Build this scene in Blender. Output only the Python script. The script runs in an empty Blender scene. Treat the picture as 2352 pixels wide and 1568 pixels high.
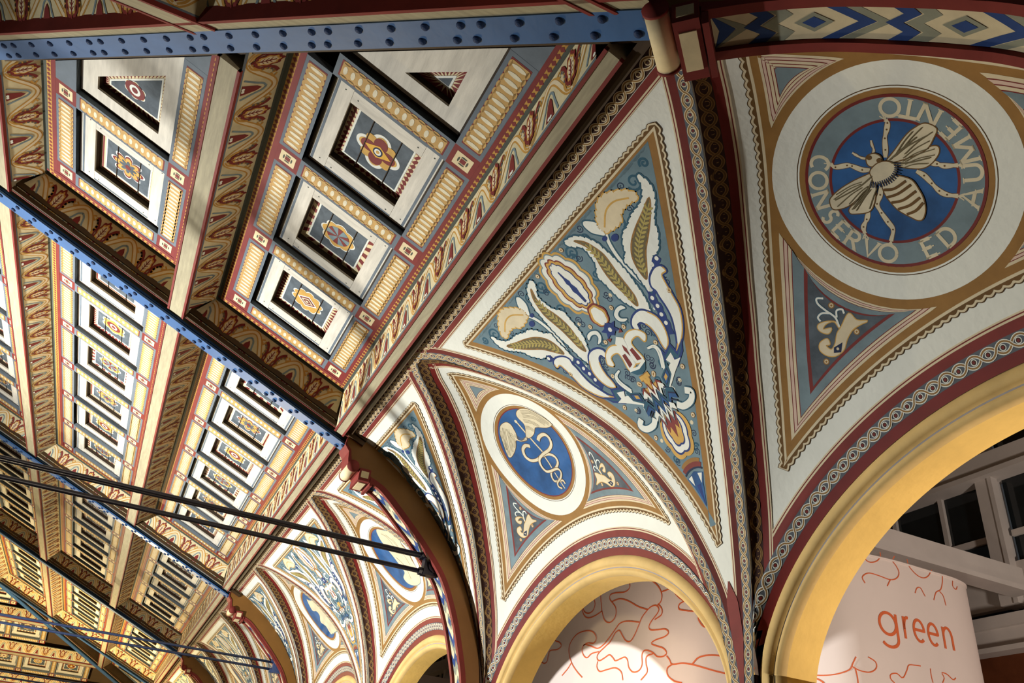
import bpy, math, random
import numpy as np
from mathutils import Matrix, Vector
from mathutils.geometry import tessellate_polygon
random.seed(7)
ZO = 1.65                      # eye height above the floor
Y0, B, W = 2.0912, 4.0, 3.38   # first bay axis, bay length, wall plane
TH = .3989                     # roof pitch
UX, UZ = 1.5665, 3.3922        # eaves line of the steel
CO, SI = math.cos(TH), math.sin(TH)
COL = bpy.context.scene.collection
SC = bpy.context.scene

# ------------------------------------------------------------------ camera
cam = bpy.data.cameras.new('camera'); camo = bpy.data.objects.new('camera', cam); COL.objects.link(camo)
cam.sensor_width = 36; cam.lens = 1885.44/2352*36; cam.clip_end = 200; cam.clip_start = .05
yw, pt, rl = .3812, .5534, -.1128
_f = Vector((math.sin(yw)*math.cos(pt), math.cos(yw)*math.cos(pt), math.sin(pt)))
_r = Vector((math.cos(yw), -math.sin(yw), 0)); _d = _f.cross(_r)
_rt = _r*math.cos(rl)+_d*math.sin(rl); _dn = -_r*math.sin(rl)+_d*math.cos(rl)
camo.matrix_world = Matrix(((_rt.x, -_dn.x, -_f.x, 0), (_rt.y, -_dn.y, -_f.y, 0), (_rt.z, -_dn.z, -_f.z, ZO), (0, 0, 0, 1)))
SC.camera = camo

# ------------------------------------------------------------------ world, lights, exposure
wd = bpy.data.worlds.new('world'); SC.world = wd; wd.use_nodes = True
wd.node_tree.nodes['Background'].inputs[0].default_value = (.90, .95, 1, 1)
wd.node_tree.nodes['Background'].inputs[1].default_value = .035
def lamp(name, loc, power, col, rad=.12, spot=None, aim=None, blend=.6):
    l = bpy.data.lights.new(name, 'SPOT' if spot else 'POINT'); l.energy = power; l.color = col; l.shadow_soft_size = rad
    o = bpy.data.objects.new(name, l); COL.objects.link(o); o.location = loc
    if spot:
        l.spot_size = math.radians(spot); l.spot_blend = blend
        o.rotation_euler = (Vector(aim)-Vector(loc)).to_track_quat('-Z', 'Y').to_euler()
    return o
lamp('hall_uplight', (-6.0, Y0+8.5, ZO-.1), 6300, (1, .995, .97), .15, 124, (1.6, Y0+9.0, ZO+3.2), .8)
lamp('hall_uplight_second', (-1.6, Y0+16.5, ZO-.3), 170, (1, .93, .78), .08)
lamp('hall_uplight_far', (-3.4, Y0+27, ZO-.6), 4600, (1, .80, .44), .15)
lamp('gallery_lamp', (5.9, Y0-2.4, ZO+.2), 860, (1, .87, .76), .3)
lamp('arch_fill', (4.75, Y0+2.0, ZO-.2), 80, (1, .86, .70), .3)  # unseen fill light added behind a pier to brighten the arch soffits
lamp('fabric_fill', (4.5, Y0+6.0, ZO+1.7), 48, (1, .84, .70), .3)  # added fill light hidden behind the next pier, lifts the fabric drum
SC.view_settings.view_transform = 'Standard'; SC.view_settings.look = 'None'
SC.view_settings.exposure = 0; SC.view_settings.gamma = 1; SC.view_settings.use_curve_mapping = False

# ------------------------------------------------------------------ materials
def lin(c): return tuple(((v/255)/12.92 if v/255 <= .04045 else ((v/255+.055)/1.055)**2.4) for v in c)
MT = {}
def paint(name, rgb, rough=.75, var=.10, scale=9, bump=0, metal=0, spec=.25, grain=None):
    m = bpy.data.materials.new(name); m.use_nodes = True; nt = m.node_tree; b = nt.nodes['Principled BSDF']
    b.inputs['Roughness'].default_value = rough; b.inputs['Metallic'].default_value = metal
    b.inputs['Specular IOR Level'].default_value = spec
    tc = nt.nodes.new('ShaderNodeTexCoord'); mp = nt.nodes.new('ShaderNodeMapping'); nz = nt.nodes.new('ShaderNodeTexNoise')
    nt.links.new(tc.outputs['Object'], mp.inputs[0]); nt.links.new(mp.outputs[0], nz.inputs['Vector'])
    mp.inputs['Scale'].default_value = grain or (1, 1, 1)
    nz.inputs['Scale'].default_value = scale; nz.inputs['Detail'].default_value = 5; nz.inputs['Roughness'].default_value = .62
    cr = nt.nodes.new('ShaderNodeValToRGB'); a = lin(rgb)
    cr.color_ramp.elements[0].position = .3; cr.color_ramp.elements[1].position = .72
    cr.color_ramp.elements[0].color = tuple(v*(1-var*1.6) for v in a)+(1,); cr.color_ramp.elements[1].color = tuple(min(1, v*(1+var)) for v in a)+(1,)
    nt.links.new(nz.outputs[0], cr.inputs[0]); nt.links.new(cr.outputs[0], b.inputs['Base Color'])
    if bump:
        bp = nt.nodes.new('ShaderNodeBump'); bp.inputs['Strength'].default_value = bump; bp.inputs['Distance'].default_value = .02
        n2 = nt.nodes.new('ShaderNodeTexNoise'); n2.inputs['Scale'].default_value = scale*7; nt.links.new(mp.outputs[0], n2.inputs['Vector'])
        nt.links.new(n2.outputs[0], bp.inputs['Height']); nt.links.new(bp.outputs[0], b.inputs['Normal'])
    MT[name] = m; return m
paint('plaster', (228, 229, 216), .85, .03, 4, .10); paint('cream', (218, 203, 168), .8, .07)
paint('red', (122, 46, 40), .7, .12, 5); paint('darkred', (112, 30, 24), .65, .12, 4); paint('ochre', (150, 110, 56), .75, .10, 7)
paint('umber', (106, 76, 36), .75, .12, 7); paint('lineRed', (120, 42, 38), .75, .08); paint('lineDark', (86, 62, 30), .75, .08)
paint('greyblue', (120, 138, 142), .8, .14, 6); paint('field', (110, 134, 142), .8, .16, 5); paint('teal', (50, 90, 108), .8, .12, 7)
paint('deep', (36, 58, 116), .75, .14, 7); paint('blue', (42, 88, 140), .75, .26, 4); paint('ink', (30, 44, 72), .75, .05)
paint('gold', (204, 160, 78), .7, .14, 7); paint('yellow', (222, 170, 60), .7, .12, 7); paint('olive', (172, 156, 88), .75, .10)
paint('leafgrey', (108, 98, 70), .8, .10); paint('bone', (214, 202, 170), .8, .10, 8); paint('guilbg', (92, 98, 104), .8, .12)
paint('guildk', (58, 34, 26), .8, .10); paint('strand', (146, 112, 64), .75, .10); paint('pink', (216, 188, 168), .8, .05)
paint('soffit', (236, 196, 108), .8, .07, 3, .12); paint('moulding', (218, 184, 118), .75, .10, 3, .08); paint('mouldgrey', (150, 146, 146), .75, .06)
paint('board', (214, 208, 192), .75, .12, 3, .08, grain=(1, 6, 6)); paint('boardx', (214, 208, 192), .75, .12, 3, .08, grain=(6, 1, 6))
paint('stripgrey', (104, 114, 122), .75, .10, 6); paint('stripgold', (194, 156, 92), .7, .12, 9); paint('flute', (224, 216, 186), .7, .12, 12)
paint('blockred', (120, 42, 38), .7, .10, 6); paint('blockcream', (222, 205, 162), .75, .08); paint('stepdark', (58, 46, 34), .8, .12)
paint('slate', (88, 97, 103), .8, .24, 8); paint('friezebg', (208, 196, 156), .75, .14, 5); paint('friezegold', (188, 142, 66), .75, .12, 7)
paint('oliveline', (76, 80, 70), .75, .08); paint('casing', (162, 153, 124), .7, .14, 4, grain=(1, 8, 8)); paint('casingdark', (66, 48, 26), .6, .20, 4)
paint('steel', (54, 94, 142), .45, .10, 3, .04, spec=.4); paint('rivetm', (28, 50, 86), .6, .06, spec=.2)
paint('bracket', (122, 82, 30), .6, .10, 2, spec=.35); paint('bracketedge', (64, 44, 32), .6, .10, 2); paint('iron', (26, 26, 38), .35, .10, 6, spec=.5)
paint('ironblue', (58, 76, 116), .35, .10, 6, spec=.5)
paint('chevcream', (214, 200, 164), .8, .08); paint('chevblue', (42, 68, 122), .75, .12); paint('chevgrey', (140, 142, 124), .8, .10)
paint('fabric', (236, 222, 214), .9, .02, 2); paint('orange', (226, 112, 66), .7, .04); paint('whitesteel', (214, 206, 200), .6, .05, 2)
paint('glass', (26, 34, 38), .08, .35, 1.2, spec=.6); paint('wood', (108, 58, 32), .6, .2, 3, grain=(14, 1, 1)); paint('floorstone', (64, 55, 47), .6, .12, 2)
paint('plainwall', (128, 112, 90), .85, .05, 2); paint('plainceil', (80, 62, 40), .85, .10, 2)

# ------------------------------------------------------------------ mesh helpers
WM = {}
def link(name, me, parent=None, mtx=None, **props):
    o = bpy.data.objects.new(name, me); COL.objects.link(o)
    m = mtx if mtx is not None else (WM[parent.name] if parent else Matrix())
    WM[o.name] = m.copy(); o.matrix_basis = m
    if parent: o.parent = parent; o.matrix_parent_inverse = WM[parent.name].inverted()
    for k, v in props.items(): o[k] = v
    return o
def mesh(name, v, f, mats, mi=None, smooth=False, normals=None):
    if normals is not None and len(f):        # wind every face towards its paint normal
        V = np.asarray(v, float); NN = np.asarray(normals, float); i0 = np.array([q[0] for q in f]); i1 = np.array([q[1] for q in f]); i2 = np.array([q[-1] for q in f])
        c = np.einsum('ij,ij->i', np.cross(V[i1]-V[i0], V[i2]-V[i0]), NN[i0]); f = [tuple(q) if k >= 0 else tuple(q)[::-1] for q, k in zip(f, c)]
    me = bpy.data.meshes.new(name); me.from_pydata([tuple(p) for p in v], [], [tuple(q) for q in f])
    for k in mats: me.materials.append(MT[k])
    if mi is not None: me.polygons.foreach_set('material_index', list(mi))
    if smooth or normals is not None: me.polygons.foreach_set('use_smooth', [True]*len(me.polygons))
    me.update()
    if normals is not None: me.normals_split_custom_set_from_vertices([tuple(n) for n in normals])
    return me
class MB:
    """collects solids with a material per face"""
    def __init__(s): s.v, s.f, s.m, s.k = [], [], [], []
    def mat(s, k):
        if k not in s.k: s.k.append(k)
        return s.k.index(k)
    def add(s, v, f, k):
        n = len(s.v); s.v += [tuple(p) for p in v]; s.f += [tuple(i+n for i in q) for q in f]; s.m += [s.mat(k)]*len(f)
    def box(s, x0, x1, y0, y1, z0, z1, k, bottom=None):
        v = [(x0, y0, z0), (x1, y0, z0), (x1, y1, z0), (x0, y1, z0), (x0, y0, z1), (x1, y0, z1), (x1, y1, z1), (x0, y1, z1)]
        f = [(4, 5, 6, 7), (0, 1, 5, 4), (1, 2, 6, 5), (2, 3, 7, 6), (3, 0, 4, 7)]
        s.add(v, f, k); s.add(v[:4], [(3, 2, 1, 0)], bottom or k)
    def prism(s, poly, z0, z1, k, bottom=None, side=None):
        n = len(poly); v = [(p[0], p[1], z0) for p in poly]+[(p[0], p[1], z1) for p in poly]
        s.add(v, [(i, (i+1) % n, n+(i+1) % n, n+i) for i in range(n)], side or k)
        s.add(v[:n], [tuple(range(n))[::-1]], bottom or k); s.add(v[n:], [tuple(range(n))], k)
    def bar(s, a, b, w, h, k, up=(0, 0, 1)):
        a, b = Vector(a), Vector(b); d = (b-a).normalized(); x = d.cross(Vector(up)).normalized(); y = x.cross(d)
        v = [p+x*i*w/2+y*j*h/2 for p in (a, b) for i, j in ((-1, -1), (1, -1), (1, 1), (-1, 1))]
        s.add(v, [(0, 1, 2, 3), (7, 6, 5, 4), (0, 4, 5, 1), (1, 5, 6, 2), (2, 6, 7, 3), (3, 7, 4, 0)], k)
    def tube(s, a, b, r, k, n=12):
        a, b = Vector(a), Vector(b); d = (b-a).normalized(); x = d.orthogonal().normalized(); y = d.cross(x)
        v = [p+(x*math.cos(t)+y*math.sin(t))*r for p in (a, b) for t in [2*math.pi*i/n for i in range(n)]]
        s.add(v, [(i, (i+1) % n, n+(i+1) % n, n+i) for i in range(n)]+[tuple(range(n))[::-1], tuple(range(n, 2*n))], k)
    def build(s, name, smooth=False): return mesh(name, s.v, s.f, s.k, s.m, smooth)

def crom(P, n=6, closed=False):
    P = np.asarray(P, float)
    Q = np.vstack([P[-1], P, P[0], P[1]]) if closed else np.vstack([2*P[0]-P[1], P, 2*P[-1]-P[-2]])
    out = []
    for i in range(1, len(Q)-2):
        p0, p1, p2, p3 = Q[i-1:i+3]
        for t in np.arange(n)/n:
            out.append(.5*((2*p1)+(p2-p0)*t+(2*p0-5*p1+4*p2-p3)*t*t+(3*p1-p0-3*p2+p3)*t**3))
    if not closed: out.append(P[-1])
    return np.array(out)
def resample(P, d):
    P = np.asarray(P, float); L = np.concatenate([[0], np.cumsum(np.linalg.norm(np.diff(P, axis=0), axis=1))])
    n = max(2, int(L[-1]/d)+1); t = np.linspace(0, L[-1], n)
    return np.stack([np.interp(t, L, P[:, k]) for k in range(P.shape[1])], 1)
def normals2(P, closed=False):
    d = (np.roll(P, -1, 0)-np.roll(P, 1, 0)) if closed else np.gradient(P, axis=0)
    l = np.linalg.norm(d, axis=1, keepdims=True)+1e-12; d = d/l
    return np.stack([-d[:, 1], d[:, 0]], 1)
def inset(poly, d):
    """offset a polygon inwards (positive d) by moving its edges"""
    P = [Vector(p) for p in poly]; n = len(P)
    A = sum(P[i].x*P[(i+1) % n].y-P[(i+1) % n].x*P[i].y for i in range(n))
    s = 1 if A > 0 else -1; out = []
    for i in range(n):
        a, b, c = P[i-1], P[i], P[(i+1) % n]
        e1 = (b-a).normalized(); e2 = (c-b).normalized()
        n1 = Vector((-e1.y, e1.x))*s; n2 = Vector((-e2.y, e2.x))*s
        k = 1+n1.dot(n2); m = (n1+n2)/max(k, .25)
        out.append((b.x+m.x*d, b.y+m.y*d))
    return out

class Art:
    """flat painted shapes in the surface's own 2D coordinates, laid on it as thin paint layers"""
    def __init__(s, maxe=.09): s.v, s.l, s.f, s.m, s.k, s.maxe = [], [], [], [], [], maxe
    def mat(s, k):
        if k not in s.k: s.k.append(k)
        return s.k.index(k)
    def _tri(s, P, T, k, layer):
        P = [tuple(p) for p in P]; T = list(T); L2 = s.maxe**2; mid = {}
        def md(i, j):
            q = (min(i, j), max(i, j))
            if q not in mid: mid[q] = len(P); P.append(((P[i][0]+P[j][0])/2, (P[i][1]+P[j][1])/2))
            return mid[q]
        def lg(i, j): return (P[i][0]-P[j][0])**2+(P[i][1]-P[j][1])**2 > L2
        out = []
        while T:
            a, b, c = T.pop(); e = (lg(a, b), lg(b, c), lg(c, a)); n = sum(e)
            if n == 0: out.append((a, b, c)); continue
            while not e[0] or (n == 2 and e[2]):
                a, b, c = b, c, a; e = (e[1], e[2], e[0])
                if n == 3: break
            if n == 1: m = md(a, b); T += [(a, m, c), (m, b, c)]
            elif n == 2: m, q = md(a, b), md(b, c); T += [(a, m, c), (m, q, c), (m, b, q)]
            else: m, q, r = md(a, b), md(b, c), md(c, a); T += [(a, m, r), (m, b, q), (r, q, c), (m, q, r)]
        n0 = len(s.v); s.v += P; s.l += [layer]*len(P); s.f += [(a+n0, b+n0, c+n0) for a, b, c in out]; s.m += [s.mat(k)]*len(out)
    def poly(s, P, k, layer):
        V = [Vector((p[0], p[1], 0)) for p in P]
        s._tri(P, tessellate_polygon([V]), k, layer)
    def smooth(s, P, k, layer, n=5): s.poly(crom(P, n, True), k, layer)
    def ribbon(s, P, w, k, layer, closed=False, off=0):
        P = np.asarray(P, float); N = normals2(P, closed); n = len(P); w = np.broadcast_to(np.asarray(w, float), (n,))[:, None]; off = np.broadcast_to(np.asarray(off, float), (n,))[:, None]
        c = max(1, int(np.ceil(w.max()/min(.04, s.maxe)))) if s.maxe < 1 else 1; n0 = len(s.v)
        for j in range(c+1): s.v += [tuple(p) for p in P+N*(off+w*(j/c-.5))]
        s.l += [layer]*(n*(c+1)); m = n if closed else n-1
        s.f += [(n0+j*n+i, n0+j*n+(i+1) % n, n0+(j+1)*n+(i+1) % n, n0+(j+1)*n+i) for j in range(c) for i in range(m)]; s.m += [s.mat(k)]*(m*c)
    def stroke(s, P, w, k, layer, n=5, closed=False): s.ribbon(crom(P, n, closed), w, k, layer, closed)
    def disc(s, c, r, k, layer, n=16, ry=None, rot=0):
        ry = ry or r; cs, sn = math.cos(rot), math.sin(rot)
        P = [(c[0]+r*math.cos(t)*cs-ry*math.sin(t)*sn, c[1]+r*math.cos(t)*sn+ry*math.sin(t)*cs) for t in [2*math.pi*i/n for i in range(n)]]
        if max(r, ry) > s.maxe: s.poly(P, k, layer); return
        n0 = len(s.v); s.v += P+[tuple(c)]; s.l += [layer]*(n+1); s.f += [(n0+i, n0+(i+1) % n, n0+n) for i in range(n)]; s.m += [s.mat(k)]*n
    def ringband(s, c, r0, r1, k, layer, n=72):
        t = np.linspace(0, 2*np.pi, n, endpoint=False); r = (r0+r1)/2
        s.ribbon(np.stack([c[0]+r*np.cos(t), c[1]+r*np.sin(t)], 1), r1-r0, k, layer, True)
    def build(s, name, mapf, step=.0014, base=0.):
        V = np.array(s.v, float); P, N = mapf(V[:, 0], V[:, 1]); P = P+N*(base+np.array(s.l, float)[:, None]*step)
        return mesh(name, P, s.f, s.k, s.m, normals=N)
def flatmap(n0):      # (y,u) of the roof slope, seen from below
    def f(a, b): z = np.zeros_like(a); return np.stack([a, b, z+n0], 1), np.stack([z, z, z-1], 1)
    return f

# ------------------------------------------------------------------ outlines of the painted motifs, millimetres on their own surface
PEND={"leafA":[[217,303],[238,352],[298,408],[292,507],[268,564],[217,615],[218,678],[221,749],[225,803],[234,842],[272,918],[339,1021],[380,956],[395,893],[409,790],[421,707],[418,591],[411,524],[403,457],[366,384],[309,326]],"inA":[[282,339],[320,416],[329,482],[300,561],[278,645],[272,729],[282,813],[289,898],[306,932],[337,882],[348,797],[355,712],[369,634],[383,542],[366,457],[338,391]],"midA":[[329,410],[338,512],[323,640],[305,766],[306,904]],"leafB":[[1017,359],[991,422],[926,476],[867,493],[774,501],[697,530],[632,540],[576,581],[529,640],[480,671],[484,739],[475,825],[471,917],[529,851],[613,804],[663,758],[733,753],[822,677],[857,619],[912,574],[990,514],[1029,444]],"inB":[[963,498],[845,532],[731,565],[634,606],[562,662],[523,727],[506,807],[516,842],[592,775],[667,707],[772,645],[875,577]],"midB":[[936,521],[812,577],[682,638],[582,716],[524,820]],"acan":[[531,439],[550,376],[609,326],[673,296],[739,297],[792,320],[841,354],[884,392],[900,440],[847,428],[790,420],[724,431],[673,464],[599,462]],"acanv":[[853,412],[753,360],[653,363],[551,426]],"stem":[[551,426],[497,492],[466,572],[452,665],[454,757],[468,874]],"curlA":[[470,304],[438,321],[440,382],[469,425],[507,461],[526,411],[525,361]],"bud":[[485,475],[552,517]],"spiral":[[194,384],[963,367],[1110,339]],"dark":[[395,313],[876,330],[800,458],[199,440],[627,940],[145,774],[148,739],[232,1057],[229,1110],[86,1293],[215,1484],[-163,1235]],"petal1":[[668,843],[620,829],[548,852],[508,897],[515,938],[506,987],[500,1055],[483,1128],[445,1199],[388,1283],[345,1318],[441,1271],[516,1202],[573,1115],[593,1029],[612,942],[631,886],[676,885]],"petal2":[[323,987],[269,963],[198,973],[154,1011],[163,1052],[185,1051],[200,1022],[242,1030],[275,1086],[281,1156],[269,1218],[274,1266],[334,1232],[374,1151],[376,1066]],"bluescal":[[705,787],[613,804],[529,851],[482,912],[443,965],[439,1033],[417,1087],[406,1150],[381,1209]],"comma":[[205,891],[188,858],[132,853],[81,878],[79,922],[117,953],[156,952],[113,923],[114,891],[155,878]],"arm1":[[448,1270],[345,1318],[334,1248],[248,1279],[238,1233],[208,1323],[287,1355],[275,1405],[387,1344]],"arm2":[[295,1301],[221,1321],[242,1356],[124,1391],[85,1504],[229,1421],[343,1364],[287,1355]],"dia1":[[216,1339],[97,1394],[89,1492],[194,1417]],"dia2":[[188,1364],[109,1398],[104,1462],[180,1414]],"dia3":[[155,1389],[122,1404],[119,1432],[153,1416]],"hook1":[[153,1191],[206,1204],[221,1247],[194,1310],[159,1365]],"cup":[[-22,736],[-76,743],[-100,786],[-107,822],[-49,913],[51,880],[71,819],[63,803],[13,812],[11,758]],"palm":[[197,1096],[155,1046],[82,1024],[14,1046],[-27,1104],[-38,1189],[-37,1218],[52,1232],[41,1138],[47,1089],[93,1074],[140,1085],[157,1138],[192,1120]],"slot":[[28,1120],[-6,1123],[-4,1211],[39,1220]],"bowl":[[57,1244],[-35,1241],[-31,1273],[13,1280]],"ring":[[139,315],[105,826],[82,977],[232,1191],[597,988],[-124,1344],[47,1351],[311,1418],[176,1713]],"flower":[[-98,290],[79,311],[-14,742]],"star":[[-24,927]],"goldw":[[49,1412],[-23,1412],[-24,1337],[-86,1325]],"hookw":[[220,1550],[262,1584],[223,1628],[140,1633],[92,1599]],"hookc":[[140,1188],[197,1209],[197,1264],[152,1350]],"darkl":[[111,1263],[82,1298],[208,1493],[111,1819],[67,1928]],"zz":[[-49,1530],[-205,1546],[65,1545]],"drop":[[63,1616],[117,1692],[101,1784],[79,1859],[-9,1923],[-51,1758]],"tri":[[48,2018],[-141,2028],[33,2050],[-125,2054],[-61,2255]]}
BEE={"abd":[[-80,-30],[-45,-37],[-11,-18],[20,14],[42,55],[39,110],[29,158],[5,205],[-30,235],[-54,231],[-75,196],[-102,137],[-109,82],[-105,27]],"thx":[[-60,-117],[-27,-116],[2,-102],[22,-77],[24,-50],[0,-27],[-36,-17],[-72,-24],[-109,-49],[-100,-80],[-90,-107]],"head":[[-49,-178],[-16,-168],[-1,-142],[-9,-118],[-36,-115],[-68,-128],[-71,-153]],"w1":[[7,-98],[70,-114],[164,-138],[221,-140],[272,-126],[294,-75],[252,-48],[206,-29],[161,-32],[97,-50],[36,-74]],"w2":[[32,-69],[93,-45],[161,-32],[222,-21],[243,0],[223,25],[171,41],[122,35],[73,-3],[41,-41]],"w3":[[-77,-97],[-106,-103],[-184,-122],[-262,-132],[-325,-129],[-354,-116],[-366,-71],[-305,-41],[-236,-40],[-146,-56],[-95,-76]],"w4":[[-95,-76],[-150,-51],[-216,-33],[-294,-23],[-312,-6],[-298,13],[-233,49],[-186,33],[-131,-18]]}
BEES=[[[-98,7],[-53,33],[17,37]],[[-113,46],[-54,65],[25,67]],[[-109,82],[-54,106],[25,107]],[[-103,128],[-45,146],[20,144]],[[-83,175],[-35,185],[17,174]],[[21,-95],[107,-100],[197,-102]],[[53,-94],[135,-95],[238,-77]],[[22,-77],[80,-30],[183,17]],[[-96,-85],[-191,-83],[-329,-105]],[[-109,-70],[-182,-33],[-287,-9]],[[-127,-58],[-96,-34],[-43,-19],[9,-28],[41,-61]]]
BEEL=[[[15,-117],[41,-147],[78,-193],[115,-221],[140,-243],[144,-261]],[[-86,-117],[-116,-141],[-142,-189],[-159,-208],[-210,-239],[-217,-268]],[[162,33],[187,60],[209,89],[260,124]],[[88,29],[103,69],[108,121],[114,172],[132,208],[170,243]],[[-233,49],[-267,76],[-306,98],[-322,129]],[[-97,-18],[-130,16],[-173,43],[-184,94],[-187,150],[-190,197],[-235,240]],[[-23,-169],[-3,-183],[8,-209],[20,-229]],[[-60,-170],[-78,-193],[-88,-220],[-94,-241]]]
LETR=[[-267,-321],[-339,-253],[-403,-157],[-435,-53],[-442,41],[-417,130],[-355,216],[-295,293],[-96,385],[16,388],[233,301],[309,198],[345,95],[369,-34],[338,-156],[284,-245],[215,-310]]
CAD={"wl":[[4,-152],[-79,-146],[-126,-179],[-91,-229],[-74,-266],[-56,-314],[-68,-355],[-114,-374],[-184,-371],[-256,-328],[-303,-271],[-355,-194],[-394,-112],[-367,-92],[-296,-107],[-212,-144],[-157,-183],[-111,-150],[-33,-125]],"wr":[[4,-152],[81,-215],[109,-257],[105,-315],[120,-354],[172,-375],[248,-369],[339,-323],[403,-240],[447,-169],[469,-97],[384,-98],[328,-115],[246,-154],[199,-163],[127,-130],[41,-124]]}
CADS=[[[39,-313],[34,-198],[42,-71],[62,40]],[[44,83],[48,139],[46,201]],[[46,249],[51,325],[67,412]],[[-42,-65],[-95,-94],[-164,-77],[-196,-17],[-162,42],[-78,70],[6,68],[115,86],[182,135],[178,191],[104,222],[15,228],[-23,262],[-21,310],[38,330],[100,346],[108,380]],[[115,-61],[171,-80],[257,-71],[286,-24],[252,34],[166,61],[52,61],[-43,79],[-76,136],[-57,197],[6,220],[116,236],[137,280],[86,318],[14,335],[-5,370],[34,401]]]
CADF=[[[184,-312],[306,-237],[378,-132]],[[141,-276],[226,-216],[276,-147]],[[91,-221],[139,-189],[157,-149]],[[206,-348],[340,-278],[430,-112]],[[-169,-339],[-272,-243],[-375,-113]],[[-138,-310],[-221,-216],[-308,-124]],[[-145,-268],[-179,-194],[-246,-138]],[[-218,-330],[-284,-272],[-353,-170]],[[-122,-234],[-92,-163],[8,-128]]]
FIG2={"body":[[103,-418],[320,-336],[1004,-216],[470,-105],[463,26],[412,142],[425,264],[382,372],[280,438],[78,426],[-85,361],[-130,275],[-20,227],[-36,130],[-60,-6],[-73,-182],[-25,-329]]}
FIG2S=[[[103,-342],[170,-248],[143,-65]],[[192,-296],[252,-155],[223,37]],[[299,-214],[272,-32],[269,188]],[[-4,10],[86,161],[71,338]]]
FIG3={"fan":[[-94,-323],[37,-264],[1062,-123],[1206,2],[1293,128],[1395,251],[1422,355],[142,386],[-46,327],[-74,225],[-206,116],[-82,20],[-94,-70],[-229,-128]]}
SPAN={"frame":[[-652,-165],[-252,589],[-1258,809]],"leaf1":[[-757,463],[-681,425],[-664,477],[-615,510],[-657,506],[-711,507],[-765,533],[-806,567],[-839,577],[-882,573],[-918,544],[-931,503],[-907,474],[-862,476],[-866,508],[-889,502],[-876,536],[-840,523],[-797,481]],"leaf2":[[-771,463],[-776,418],[-822,406],[-852,422],[-809,440],[-839,456],[-867,430],[-873,400],[-853,386],[-801,402],[-761,436]],"st":[[[-767,457],[-757,404],[-779,346],[-794,292],[-782,264],[-751,284]],[[-750,408],[-729,378],[-700,388],[-703,412]],[[-769,370],[-806,346],[-838,352],[-839,378]]],"sq":[[-856,534],[-798,535],[-834,576],[-872,558]],"ring":[[-737,339],[-698,527],[-935,576]],"tri":[[-766,165],[-549,528],[-1038,643]],"grey":[[-746,65],[-457,556],[-1119,697]],"lineo":[[-705,-49],[-257,591],[-1254,811]]}
SQ_GREEN=[[[6.74,3.038],[6.726,2.958],[6.781,2.923],[6.873,2.952],[6.929,3.012],[6.931,3.061]],[[7.119,3.054],[7.083,2.998],[7.124,2.948],[7.149,2.887],[7.111,2.821],[7.016,2.783],[6.87,2.799],[6.748,2.802],[6.67,2.748],[6.692,2.688]],[[7.016,2.783],[6.964,2.706]],[[7.296,3.063],[7.311,2.989],[7.399,2.92],[7.499,2.902],[7.586,2.94],[7.658,3.023]],[[7.34,2.708],[7.379,2.768],[7.433,2.783],[7.463,2.742],[7.487,2.703]],[[7.808,2.986],[7.79,2.914],[7.743,2.827],[7.667,2.783],[7.611,2.69]],[[7.724,2.804],[7.767,2.764],[7.782,2.666]],[[7.965,2.97],[7.949,2.907],[7.996,2.882],[8.034,2.925]],[[6.167,2.177],[6.217,2.206],[6.277,2.231]],[[6.192,2.19],[6.234,2.172],[6.283,2.16]],[[6.118,2.066],[6.178,2.018],[6.276,1.999]],[[6.027,1.803],[6.065,1.761],[6.167,1.786],[6.251,1.759],[6.341,1.766],[6.439,1.814],[6.472,1.877],[6.505,1.941]],[[6.466,1.843],[6.529,1.813],[6.62,1.811],[6.692,1.856],[6.696,1.915],[6.622,1.953]],[[7.251,1.965],[7.166,1.959],[7.091,1.947],[7.055,1.89],[6.992,1.813],[6.928,1.844],[6.853,1.824],[6.845,1.781],[6.885,1.75]],[[7.385,1.964],[7.381,1.892],[7.39,1.829]],[[7.53,1.851],[7.568,1.905],[7.542,1.949],[7.616,1.947],[7.693,1.907],[7.737,1.932]],[[6.487,1.83],[6.496,1.75],[6.496,1.688]],[[6.065,1.761],[6.206,1.752],[6.275,1.698],[6.275,1.654]]]
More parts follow.
